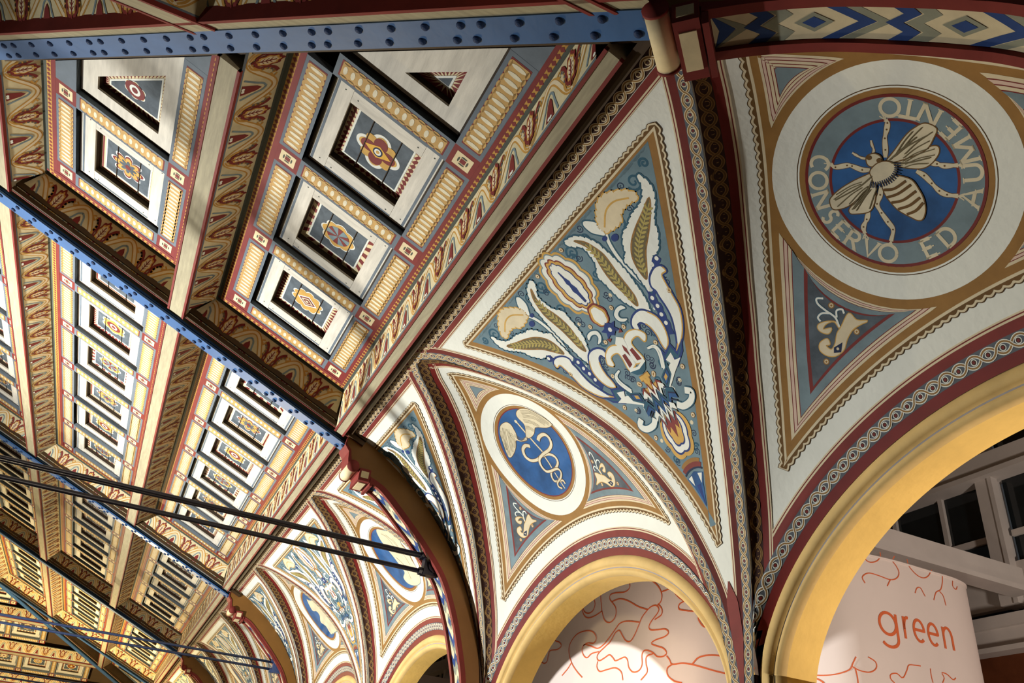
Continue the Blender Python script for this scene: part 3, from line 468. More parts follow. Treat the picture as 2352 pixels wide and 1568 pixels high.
def lun_frame():
    A = Art(.05)
    C = resample(GROIN, .03); N = normals2(C); D = N if np.mean(N[:, 0]) > 0 else -N; Lf = C+D*.238
    Ar = resample(ARCHC, .05); N = normals2(Ar); D = N if np.mean(N[:, 1]) < 0 else -N; Ab = Ar+D*.345
    Lf = Lf[(Lf[:, 0] < -.001)]; i, j = cut(Lf, Ab)
    Lf = Lf[:i+1:2]; Ab = Ab[j:len(Ab)-j]
    top = np.array([[0, Lf[0, 1]-.02]])
    P = np.vstack([Ab[::-1], Lf[::-1], top, Lf*[-1, 1]]); frame(A, P, 2, .03)
    A.disc((0, CV), .612, 'plaster', 7, 96)
    for r0, r1, k in ((.484, .489, 'lineDark'), (.445, .475, 'ochre'), (.434, .447, 'red')): A.ringband((0, CV), r0, r1, k, 8)
    # three cornered panels between ring and frame: the frame's inner edge cut by the medallion ring
    F = resample(np.vstack([inset(P, .052), inset(P, .052)[:1]]), .02)[:-1]; PR = resample(np.vstack([P, P[:1]]), .02); F = F[np.array([np.hypot(*(PR-q).T).min() for q in F]) > .045]; r = np.hypot(F[:, 0], F[:, 1]-CV); RR = .662
    o = int(np.argmin(r)); F = np.roll(F, -o, 0); r = np.roll(r, -o); runs, cur = [], []
    for p, q in zip(F, r):
        if q > RR: cur.append(p)
        elif cur: runs.append(cur); cur = []
    if cur: runs.append(cur)
    for run in runs:
        if len(run) < 8: continue
        run = np.array(run); an = [math.atan2(p[1]-CV, p[0]) for p in (run[-1], run[0])]; da = (an[1]-an[0]+math.pi) % (2*math.pi)-math.pi
        arc = [(RR*math.cos(an[0]+da*t), CV+RR*math.sin(an[0]+da*t)) for t in np.linspace(0, 1, 14)]; out = np.vstack([run[2:-2], arc]); top = out[:, 1].mean() < CV-.3
        g = out.mean(0) if top else np.average(np.vstack([run[0], run[-1], run[np.argmax(np.hypot(run[:, 0], run[:, 1]-CV))]]), axis=0, weights=[1, 1, 1])
        st = (1, .94, .925, .875, .86, .81, .795, .60, .535) if not top else (1, .88, .85, .74, .70, .57, .53, .42, .38)
        for i, (k, z) in enumerate(zip(('cream', 'lineRed', 'pink', 'lineRed', 'cream', 'lineRed', 'greyblue', 'red', 'slate') if not top else ('cream', 'lineRed', 'pink', 'lineRed', 'cream', 'lineRed', 'cream', 'lineRed', 'greyblue'), st)): A.poly(g+(out-g)*z, k, 8+i)
        if top: continue
        s = 1 if g[0] < 0 else -1; S = SPAN; f = lambda k: (mm(S[k])+[.02, CV])*[s, 1]; t0 = f('tri').mean(0); c = g+(out.mean(0)-g)*.1; Z = 1.02
        for k in ('leaf1', 'leaf2'): Q = c+(f(k)-t0)*Z; A.stroke(Q, .010, 'gold', 18, 4, True); A.smooth(Q, 'cream', 19)
        for sk in S['st']: Q = c+((mm(sk)+[.02, CV])*[s, 1]-t0)*Z; A.stroke(Q, .018, 'teal', 18); A.stroke(Q, .011, 'plaster', 19)
        Q = c+(f('sq')-t0)*Z; A.poly(Q, 'ink', 20); A.disc(Q.mean(0), .008, 'cream', 21)
        for q in c+(f('ring')-t0)*Z: A.disc(q, .018, 'ochre', 18); A.disc(q, .012, 'cream', 19); A.disc(q, .006, 'ochre', 20)
    return A

# ------------------------------------------------------------------ build the wall
NB = 10
ZM = lambda y: Matrix.Translation((0, y, ZO))
wall = MB()
# wall mass behind the arches and above the vault, so no light leaks in
wall.box(W+.55, W+.75, Y0-6, Y0+B*NB+2, ZO+2.75, ZO+4.6, 'plainwall')
for n in range(-1, NB):
    yc = Y0+B*(n+.5); wall.box(3.338, W+.27, yc-.095, yc+.095, 0, ZO+1.0, 'guildk')
wall_right = link('wall_right', wall.build('wall_right'), kind='structure', label='arcaded side wall with painted lunettes and pendentives')
_s = np.concatenate([np.linspace(0, 3.7, 100), [4.0, 4.4]]); _t = np.linspace(-1, 1, 21)
yy = ph(_s)[:, None]*_t[None]; Pp, Pn = pend(yy.ravel(), np.repeat(_s, 21))
quads = lambda r, c: [(i*c+j, i*c+j+1, (i+1)*c+j+1, (i+1)*c+j) for i in range(r-1) for j in range(c-1)]
me_pend = mesh('pendentive', Pp, quads(len(_s), 21), ['plaster'], normals=Pn)
# lunette surface: rows at constant depth
_x = np.concatenate([np.linspace(LX0+.012, 3.2, 70), np.linspace(3.21, W, 36)]); NT = 101; _t = np.sin(np.linspace(-1, 1, NT)*math.pi/2)
XX = np.repeat(_x, NT); YG = 2-np.interp(_x, gX, gH); YY = (YG[:, None]*_t).ravel(); me_lun = mesh('lunette', np.stack([XX, YY, lz(XX, YY)], 1), quads(len(_x), NT), ['plaster'], smooth=True)
aP = pend_art(); me_pa = aP.build('pendentive_painting', pend, .00035, .0015)
aB = lun_bands(); me_lb = aB.build('border_bands', lun, .0004, .003)
aF = lun_frame(); me_lf = aF.build('scalloped_frame', lun, .00035, .0025)
def med(fn, *a): A = Art(.045); fn(A, 9, *a); return A.build('medallion_painting', lun, .00035, .003)
me_med = [med(bee_art), med(cad_art), med(fig_art, FIG2, FIG2S), med(fig_art, FIG3, [])]
# arch moulding: swept ring and soffit, then jambs
prof = [(0, 0), (.004, -.004), (.022, -.022), (.066, -.026), (.082, -.010), (.090, .014), (.099, .016), (.112, .002), (.132, .006), (.148, .026), (.154, .055), (.154, .27)]   # (inward, +X)
pm = ['moulding']*5+['mouldgrey']*1+['moulding']*4+['soffit']*1
pth = [(y, z) for y, z in ARCH3[1:-1]]; pth = [(pth[0][0], .6), (pth[0][0], -1.65)][::-1]+pth+[(pth[-1][0], .6), (pth[-1][0], -1.65)]
pth = np.array(pth); _n = normals2(pth)
for i in (0, 1): _n[i] = (1, 0); _n[-1-i] = (-1, 0)
_n = np.where((_n @ np.array([0, 1.]))[:, None] > .05, -_n, _n); _n = np.where((np.abs(_n[:, 1]) <= .05)[:, None] & ((_n[:, 0]*pth[:, 0]) > 0)[:, None], -_n, _n)
av, af, am = [], [], []
for (d, x) in prof:
    av += [(W+x, p[0]+q[0]*d, p[1]+q[1]*d) for p, q in zip(pth, _n)]
c = len(pth)
for i in range(len(prof)-1):
    for j in range(c-1): af.append((i*c+j, i*c+j+1, (i+1)*c+j+1, (i+1)*c+j)); am.append({'moulding': 0, 'mouldgrey': 1, 'soffit': 2}[pm[i]])
me_arch = mesh('arch_moulding', av, af, ['moulding', 'mouldgrey', 'soffit'], am, smooth=True)
# back face of the wall above each opening
bv = [(W+.27, p[0], p[1]-.13) for p in ARCH3]+[(W+.27, p[0], 3.2) for p in ARCH3]; c = len(ARCH3)
me_back = mesh('wall_back', bv, [(j, j+1, c+j+1, c+j) for j in range(c-1)], ['plainwall'])
names = {0: 'bee', 1: 'caduceus', 2: 'pale figure', 3: 'fan'}
for n in range(-1, NB):
    y = Y0+B*n
    if n >= 0:
        L = link('lunette', me_lun, wall_right, ZM(y))
        link('border_bands', me_lb, L, ZM(y)); link('scalloped_frame', me_lf, L, ZM(y))
        k = n if n < 4 else (1, 2, 3)[(n-4) % 3]
        link('medallion_painting', me_med[k], L, ZM(y), label='round painted medallion with a %s on blue' % names[k])
        link('arch_moulding', me_arch, wall_right, ZM(y)); link('wall_back', me_back, wall_right, ZM(y))
    Pn_ = link('pendentive', me_pend, wall_right, ZM(y+B/2)); link('pendentive_painting', me_pa, Pn_, ZM(y+B/2))
# guilloche strip right under the cornice
A = Art(.1); guilloche(A, np.stack([np.linspace(-2, 2, 200), np.full(200, .0)], 1), .082, .090, 'guildk', 1, 'cream', 'strand', 'guildk', 'umber'); me_cg = A.build('cornice_guilloche', pend, .0005, .001)
yy = np.array([-2, 2, 2, -2.]); ss = np.array([-.045, -.045, .03, .03]); q, _ = pend(yy, ss); me_cs = mesh('cornice_strip', q, [(0, 1, 2, 3)], ['casingdark'])
for n in range(0, NB):
    S_ = link('cornice_strip', me_cs, wall_right, ZM(Y0+B*n)); link('cornice_guilloche', me_cg, S_, ZM(Y0+B*n))
# ------------------------------------------------------------------ coffered roof slopes
# local frame of a slope: x along the eaves, y up the slope (u), z outwards (n); the room is below
MS = Matrix(((0, -CO, SI, UX), (1, 0, 0, Y0), (0, SI, CO, ZO+UZ), (0, 0, 0, 1)))
YF = Y0+36.0                                                      # far eaves corner
ME = Matrix(((-1, 0, 0, UX), (0, -CO, SI, YF), (0, SI, CO, ZO+UZ), (0, 0, 0, 1)))   # far end slope (x runs to -X)
RU = 6.495                                                        # slope length
NP, NC = .40, .05                                                 # panel plane, underside of the timber casings
PU = [.23, 2.295, 4.395, 6.495]                                  # purlin lines
TR = [6., 14., 22., 30.]                                          # trusses
def backing(name, poly, mtx, k):
    return link(name, mesh(name, [(p[0], p[1], .62) for p in poly], [tuple(range(len(poly)))], [k]), None, mtx, kind='structure')
ceil = backing('ceiling', [(-.6, -.2), (36.6, -.2), (30, RU), (6, RU)], MS, 'plainceil'); ceil['label'] = 'painted coffered roof slope above the arcaded wall'
ML = Matrix(((0, CO, -SI, UX-12), (-1, 0, 0, YF), (0, SI, CO, ZO+UZ), (0, 0, 0, 1)))
ceil_l = backing('ceiling', [(0, -.2), (36, -.2), (30, RU), (6, RU)], ML, 'plainceil'); ceil_l['label'] = 'opposite roof slope beyond the ridge'
ceil_f = backing('ceiling', [(-.3, -.2), (12.3, -.2), (6, RU)], ME, 'plainceil'); ceil_f['label'] = 'coffered hipped end slope at the far end of the hall'
MN = Matrix(((1, 0, 0, UX-12), (0, CO, -SI, Y0), (0, SI, CO, ZO+UZ), (0, 0, 0, 1)))
ceil_n = backing('ceiling', [(-.3, -.2), (12.3, -.2), (6, RU)], MN, 'plainceil'); ceil_n['label'] = 'dark hipped end slope above the blue hip beam'

# ---- strips, blocks ------------------------------------------------
def strip_mesh(name, L, w, cross, tri=None):
    """grey board with a scalloped gold panel of cream flutes; flutes lie across the strip, short ovals on cross strips"""
    m = MB(); m.box(-L/2, L/2, -w/2, w/2, 0, .05, 'stripgrey')
    A = Art(9); g = w*(.62 if not cross else .60); n = max(3, round(L*.90/(.064 if cross else .060))); p = L*.90/n
    A.poly([(-L*.45-.012, -g/2-.012), (L*.45+.012, -g/2-.012), (L*.45+.012, g/2+.012), (-L*.45-.012, g/2+.012)], 'blockred', 1)
    A.poly([(-L*.45, -g/2), (L*.45, -g/2), (L*.45, g/2), (-L*.45, g/2)], 'stripgold', 2)
    for i in range(n):
        x = -L*.45+p*(i+.5)
        for s in (1, -1): A.disc((x, s*g/2), p*.48, 'stripgold', 2, 8, .014)
        A.disc((x, 0), p*.27, 'flute', 3, 10, g*(.30 if cross else .42))
    V = [(a, b, -.0012*l) for (a, b), l in zip(A.v, A.l)]
    for k in A.k: m.mat(k)
    n0 = len(m.v); m.v += V; m.f += [tuple(i+n0 for i in q) for q in A.f]; m.m += [m.mat(A.k[i]) for i in A.m]
    return m.build(name)
def block_mesh():
    m = MB(); m.box(-.10, .10, -.108, .108, 0, .05, 'blockred'); A = Art(9)
    A.poly([(-.062, -.07), (.062, -.07), (.062, .07), (-.062, .07)], 'blockcream', 1)
    A.poly([(-.02, -.022), (.02, -.022), (.02, .022), (-.02, .022)], 'blockred', 2)
    for s in (1, -1): A.disc((s*.033, 0), .007, 'oliveline', 2, 8, .026); A.disc((0, s*.036), .024, 'oliveline', 2, 8, .007)
    n0 = len(m.v); m.v += [(a, b, -.0012*l) for (a, b), l in zip(A.v, A.l)]; ks = [m.mat(k) for k in A.k]
    m.f += [tuple(i+n0 for i in q) for q in A.f]; m.m += [ks[i] for i in A.m]; return m.build('corner_block')
PY, PX = 7/6, 1.19                                                # cell pitch along the eaves / up the slope
OPY, OPX = PY-.20, PX-.216                                        # coffer opening
me_block = block_mesh(); me_side = strip_mesh('gilded_strip', OPY, .216, False); me_cross = strip_mesh('gilded_strip', OPX, .20, True)

# ---- coffers --------------------------------------------------------
def rosette(A, kind, l, s=1.):
    def flower(n, r, amp, k, ly, ph=0, sx=1.15, sharp=1):
        t = np.linspace(0, 2*np.pi, 96, endpoint=False); q = np.abs(np.cos(n*t/2+ph))**sharp; rr = r*(1-amp+amp*q); A.poly(np.stack([rr*np.cos(t)*s, rr*np.sin(t)*s*sx], 1), k, ly)
    if kind == 0:
        flower(8, .168, .45, 'plaster', l, sharp=.7); flower(8, .152, .45, 'blockred', l+1, sharp=.7); flower(8, .130, .45, 'gold', l+2, sharp=.7); flower(8, .085, .5, 'slate', l+3); A.disc((0, 0), .03, 'blockred', l+4)
    elif kind == 1:
        flower(8, .155, .16, 'plaster', l); flower(8, .143, .16, 'gold', l+1); A.disc((0, 0), .10, 'greyblue', l+2, 24, .115)
        for i in range(6): a = i*math.pi/3; A.poly([(0, 0), (.1*s*math.cos(a-.22), .115*s*math.sin(a-.22)), (.1*s*math.cos(a+.22), .115*s*math.sin(a+.22))], 'blockred', l+3)
    elif kind == 2:
        flower(4, .172, .40, 'plaster', l, ph=0); flower(8, .150, .22, 'gold', l+1); flower(4, .135, .5, 'red', l+2, ph=0); A.poly([(-.06, 0), (0, -.12), (.06, 0), (0, .12)], 'yellow', l+3); A.disc((0, 0), .042, 'ink', l+4); A.disc((0, 0), .030, 'plaster', l+5); A.disc((0, 0), .015, 'gold', l+6)
    elif kind == 3:
        flower(10, .158, .22, 'plaster', l, sharp=.6); flower(10, .146, .22, 'gold', l+1, sharp=.6)
        for i, k in enumerate(('plaster', 'blockred', 'cream', 'red', 'cream')): z = 1-.2*i; A.poly([(-.085*z, 0), (0, -.115*z), (.085*z, 0), (0, .115*z)], k, l+2+i)
    elif kind == 4:
        flower(8, .175, .55, 'plaster', l, sharp=1.6); flower(8, .160, .58, 'gold', l+1, sharp=1.6); flower(8, .105, .5, 'cream', l+2); A.disc((0, 0), .035, 'blockred', l+3)
    else:
        flower(6, .16, .22, 'plaster', l); flower(6, .146, .22, 'gold', l+1); A.disc((0, 0), .085, 'red', l+2, 20, .1); A.disc((0, 0), .055, 'plaster', l+3, 16); A.disc((0, 0), .03, 'red', l+4)
def panel_art(poly, border):
    """the sunk painted panel: toothed border, white line, slate field"""
    A = Art(9); A.poly(poly, 'blockcream', 0); q = inset(poly, .062); n = len(poly)
    for i in range(n):
        a, b = Vector(poly[i]), Vector(poly[(i+1) % n]); c, d = Vector(q[i]), Vector(q[(i+1) % n]); L = (b-a).length; k = max(4, round(L/.055))
        for j in range(k):
            t0, t1, tm = j/k, (j+1)/k, (j+.5)/k; P = lambda t, z: tuple((a.lerp(b, t)).lerp(c.lerp(d, t), z))
            if border == 0: A.poly([P(t0, .0), P(t1, .0), P(tm, 1.)], 'blockred', 1)
            elif border == 1:
                if j % 2: A.poly([P(t0, .12), P(t1, .12), P(t1, 1), P(t0, 1)], 'blockred', 1)
            elif border == 2: A.poly([P(t0, .5), P(tm, .05), P(t1, .5), P(tm, .95)], 'blockred', 1)
        if border == 3:
            for z, w in ((.35, .3),): A.poly([tuple(a.lerp(c, z)), tuple(b.lerp(d, z)), tuple(b.lerp(d, z+w)), tuple(a.lerp(c, z+w))], 'blockred', 1)
    A.poly(inset(poly, .060), 'plaster', 2); A.poly(inset(poly, .076), 'slate', 3)
    x0, x1 = min(p[0] for p in poly), max(p[0] for p in poly); y0, y1 = min(p[1] for p in poly), max(p[1] for p in poly)
    return A
BW, N1, N2 = .150, .052, .125                                      # frame board width, depth of frame and of panel below the panel plane
def coffer_meshes(poly, border, rect):
    P0 = poly; P1 = inset(poly, .022); P2 = inset(P1, BW); n = len(poly)
    m = MB()
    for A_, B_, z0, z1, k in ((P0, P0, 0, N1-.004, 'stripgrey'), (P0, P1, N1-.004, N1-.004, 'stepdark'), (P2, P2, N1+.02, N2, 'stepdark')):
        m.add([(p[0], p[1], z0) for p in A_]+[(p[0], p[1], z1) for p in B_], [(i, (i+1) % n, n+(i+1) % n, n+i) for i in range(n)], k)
    shell = m.build('coffer'); boards = []
    if rect:
        (x0, y0), (x1, y1) = P1[0], P1[2]; (a0, b0), (a1, b1) = P2[0], P2[2]
        R = [(x0, x1, y0, b0-.002, 'board', 1, 0), (x0, x1, b1+.002, y1, 'board', 1, 0), (x0, a0, b0, b1, 'boardx', 0, 1), (a1, x1, b0, b1, 'boardx', 0, 1)]
        for (xa, xb, ya, yb, k, hx, hy) in R:
            m = MB(); m.box(xa, xb, ya, yb, N1, N1+.02, k); A = Art(9)
            cx, cy = (xa+xb)/2, (ya+yb)/2
            if hx:
                s = 1 if cy > 0 else -1; e = yb if s > 0 else ya; A.poly([(xa+.01, e-s*.012), (xb-.01, e-s*.012), (xb-.01, e-s*.034), (xa+.01, e-s*.034)], 'stripgrey', 1)
            else:
                s = 1 if cx > 0 else -1; e = xb if s > 0 else xa; A.poly([(e-s*.012, ya), (e-s*.012, yb), (e-s*.034, yb), (e-s*.034, ya)], 'stripgrey', 1)
            for q in ((.08, .5), (.92, .5)): A.disc((xa+(xb-xa)*(q[0] if hx else .6), ya+(yb-ya)*(.4 if hx else q[0])), .007, 'oliveline', 1, 6)
            n0 = len(m.v); m.v += [(a, b, N1-.001*l) for (a, b), l in zip(A.v, A.l)]; ks = [m.mat(t) for t in A.k]; m.f += [tuple(i+n0 for i in q) for q in A.f]; m.m += [ks[i] for i in A.m]
            boards.append(m.build('frame_board'))
    else:
        for i in range(n):
            j = (i+1) % n; m = MB(); m.prism([P1[i], P1[j], P2[j], P2[i]], N1, N1+.02, 'board'); boards.append(m.build('frame_board'))
    A = panel_art(P2, border); pan = A.build('painted_panel', flatmap(N2), .0012)
    return shell, boards, pan, P2
_rect = [(-OPY/2, -OPX/2), (OPY/2, -OPX/2), (OPY/2, OPX/2), (-OPY/2, OPX/2)]
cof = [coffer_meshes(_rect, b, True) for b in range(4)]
def ros_mesh(kind, s=1.): A = Art(9); rosette(A, kind, 4, s); return A.build('rosette', flatmap(N2), .0012)
ros = [ros_mesh(k) for k in range(6)]
# plank joints of a panel: thin dark gaps
def joint_mesh(L):
    m = MB()
    for y in (-.13, .12): m.box(-L/2, L/2, y-.003, y+.003, N2-.011, N2, 'stepdark')
    return m.build('plank_joint')
me_joint = joint_mesh(OPY-.36)
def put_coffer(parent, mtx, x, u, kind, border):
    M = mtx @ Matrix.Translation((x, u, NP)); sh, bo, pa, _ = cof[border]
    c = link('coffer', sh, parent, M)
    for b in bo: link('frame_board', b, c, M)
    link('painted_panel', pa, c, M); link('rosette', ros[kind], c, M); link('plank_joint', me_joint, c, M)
# ---- friezes --------------------------------------------------------
def frieze_art(L, wd):
    A = Art(9); n = max(1, round(L/.55)); p = L/n
    A.poly([(0, .0), (L, .0), (L, wd), (0, wd)], 'friezebg', 0)
    A.ribbon(np.array([(0, wd-.012), (L, wd-.012)]), .024, 'stripgrey', 1); A.ribbon(np.array([(0, .01), (L, .01)]), .02, 'oliveline', 1)
    w = wd-.03
    tt = np.linspace(0, L, max(20, n*24)); wv = w*.52-w*.40*np.cos(2*np.pi*tt/p)+.012
    A.ribbon(np.stack([tt, wv], 1), .052, 'friezegold', 1); A.ribbon(np.stack([tt, wv], 1), .026, 'cream', 2)
    for i in range(n):
        c = p*(i+.5)
        for s in (1, -1):
            e = c+s*p/2
            # half of the arch between two palmettes
            A.stroke([(e, w*.30+.02), (e-s*.035, w*.40+.02), (e-s*.058, w*.66), (e-s*.10, w*.97)], .018, 'greyblue', 2, 4)
            A.poly([(e, w*.42+.02), (e-s*.025, w*.60), (e-s*.05, w*.99), (e, w*.99)], 'blockred', 3); A.disc((e-s*.012, w*.95), .014, 'plaster', 4, 8)
            # hooks beside the palmette
            A.stroke([(c+s*.012, w*.96), (c+s*.06, w*.86), (c+s*.085, w*.66), (c+s*.078, w*.44), (c+s*.105, w*.26), (c+s*.14, w*.24)], np.linspace(.014, .036, 21), 'friezegold', 3, 4)
            A.stroke([(c+s*.04, w*.80), (c+s*.066, w*.64), (c+s*.064, w*.44), (c+s*.09, w*.26), (c+s*.125, w*.17)], np.linspace(.010, .030, 17), 'blockred', 4, 4)
            for q in ((.078, .58), (.080, .46), (.092, .34), (.115, .27)): A.disc((c+s*q[0], w*q[1]), .016, 'stripgrey', 3, 7)
            A.stroke([(c+s*p*.28, w*.14+.01), (c+s*p*.33, w*.24), (c+s*p*.26, w*.34)], .016, 'friezegold', 2, 4)
        t = np.linspace(0, 2*np.pi, 40, endpoint=False); r = 1+.10*np.cos(8*t)
        for k, z, ly in (('blockred', 1.1, 5), ('gold', .84, 6), ('cream', .66, 7)): A.poly(np.stack([c+.052*z*r*np.sin(t), w*.50-w*.36*z*r*np.cos(t)], 1), k, ly)
        A.ribbon(np.array([(c, w*.30), (c, w*.92)]), .009, 'blockred', 8)
        for j in range(3):
            for s in (1, -1): A.ribbon(np.array([(c, w*(.48+.1*j)), (c+s*.022, w*(.40+.1*j))]), .006, 'blockred', 8)
    return A
FZ = {}
def put_frieze(parent, mtx, a, b, ou, off0=.13, e0=.13, e1=.13):
    """canted board from the panel edge a-b (x,u) at NP down to the casing, offset by vector ou"""
    a, b, ou = Vector(a), Vector(b), Vector(ou); L = (b-a).length; key = (round(L, 3), round(e0, 3), round(e1, 3), round(ou.length, 3)); ex = (b-a).normalized(); dep = NP-NC-.02; wd = math.hypot(ou.length, dep)
    if key not in FZ:
        m = mesh('frieze', [(0, 0, 0), (L, 0, 0), (L+e1, wd, 0), (-e0, wd, 0)], [(0, 1, 2, 3)], ['friezebg'])
        A = frieze_art(L, wd); V = np.array(A.v); art = mesh('frieze_painting', [(x, y, -.0012*(l+1)) for (x, y), l in zip(A.v, A.l)], A.f, A.k, A.m); FZ[key] = (m, art)
    x = Vector((ex.x, ex.y, 0)); y = Vector((ou.x, ou.y, -dep)).normalized(); z = x.cross(y)
    if z.z < 0:                     # keep the painted side to the room
        a, ex = b, -ex; x = -x; z = x.cross(y)
    M = mtx @ Matrix(((x.x, y.x, z.x, a.x), (x.y, y.y, z.y, a.y), (x.z, y.z, z.z, NP), (0, 0, 0, 1)))
    f = link('frieze', FZ[key][0], parent, M); link('frieze_painting', FZ[key][1], f, M)
BD = {}
def put_border(parent, mtx, x0, x1, u0, u1, e=1.):
    """flat painted rim of a panel: olive line, gold dots, red strip"""
    key = (round(x1-x0, 3), round(u1-u0, 3))
    if key not in BD:
        X, U = key; A = Art(9); R = lambda d: [(d, d*e), (X-d, d*e), (X-d, U-d), (d, U-d)]
        def ring(d0, d1, k, l):
            o, i = R(d0), R(d1); n0 = len(A.v); A.v += o+i; A.l += [l]*8; A.f += [(n0+q, n0+(q+1) % 4, n0+4+(q+1) % 4, n0+4+q) for q in range(4)]; A.m += [A.mat(k)]*4
        ring(-.004, .024, 'oliveline', 0); ring(.024, .080, 'friezegold', 0); ring(.080, .135, 'blockred', 0)
        for (a, b) in (((.055, .055*e), (X-.055, .055*e)), ((X-.055, .055*e), (X-.055, U-.055)), ((X-.055, U-.055), (.055, U-.055)), ((.055, U-.055), (.055, .055*e))):
            n = max(2, round(math.hypot(b[0]-a[0], b[1]-a[1])/.055))
            for i in range(n): t = (i+.5)/n; A.disc((a[0]+(b[0]-a[0])*t, a[1]+(b[1]-a[1])*t), .021, 'blockred', 1, 4)
        BD[key] = A.build('painted_border', flatmap(0), .0012)
    link('painted_border', BD[key], parent, mtx @ Matrix.Translation((x0, u0, NP)))
# ---- a whole panel between two trusses ------------------------------
KS = [2, 1, 3, 0, 4, 5]
def put_panel(parent, mtx, xa, xb, uc, nrow, seed, near=True):
    """rows of coffers from xa to xb (first and last block centres) in the column centred on uc"""
    for i in range(nrow+1):
        x = xa+PY*i
        for s in (-1, 1): link('corner_block', me_block, parent, mtx @ Matrix.Translation((x, uc+s*PX/2, NP)))
        link('gilded_strip', me_cross, parent, mtx @ Matrix.Translation((x, uc, NP)) @ Matrix.Rotation(math.pi/2, 4, 'Z'))
        if i < nrow:
            for s in (-1, 1): link('gilded_strip', me_side, parent, mtx @ Matrix.Translation((x+PY/2, uc+s*PX/2, NP)))
            k = (i*2+seed) % 6; put_coffer(parent, mtx, x+PY/2, uc, KS[k], (2, 1, 0, 3, 1, 0)[k])
def put_frame(parent, mtx, xa, xb, uc):
    u0, u1, x0, x1 = uc-.83, uc+.83, xa-.235, xb+.235
    u0 = uc-.785                                                   # the rim is narrower on the lower side
    put_border(parent, mtx, x0, x1, u0, u1, .64)
    put_frieze(parent, mtx, (x0, u0), (x1, u0), (0, -.168)); put_frieze(parent, mtx, (x1, u1), (x0, u1), (0, .13))
    put_frieze(parent, mtx, (x1, u0), (x1, u1), (.125, 0)); put_frieze(parent, mtx, (x0, u1), (x0, u0), (-.125, 0))
def put_purlin(parent, mtx, x0, x1, u, hw=.095):
    if u < 1: hw = .059
    m = MB(); m.box(x0, x1, u-hw, u+hw, NC+.0, NP+.05, 'casing', 'casing'); A = Art(9)
    for s in (1, -1):
        m.box(x0, x1, u+s*(hw-.010)-.011, u+s*(hw-.010)+.011, NC-.006, NC+.03, 'red')
    link('purlin', m.build('purlin'), parent, mtx)
UCS = [1.245, 3.345, 5.445]
for b in range(3):
    for j, uc in enumerate(UCS):
        xa, xb = TR[b]+.5, TR[b+1]-.5; put_panel(ceil, MS, xa, xb, uc, 6, b+2*j+1); put_frame(ceil, MS, xa, xb, uc)
    for u in PU: put_purlin(ceil, MS, TR[b]+.12, TR[b+1]-.12, u)
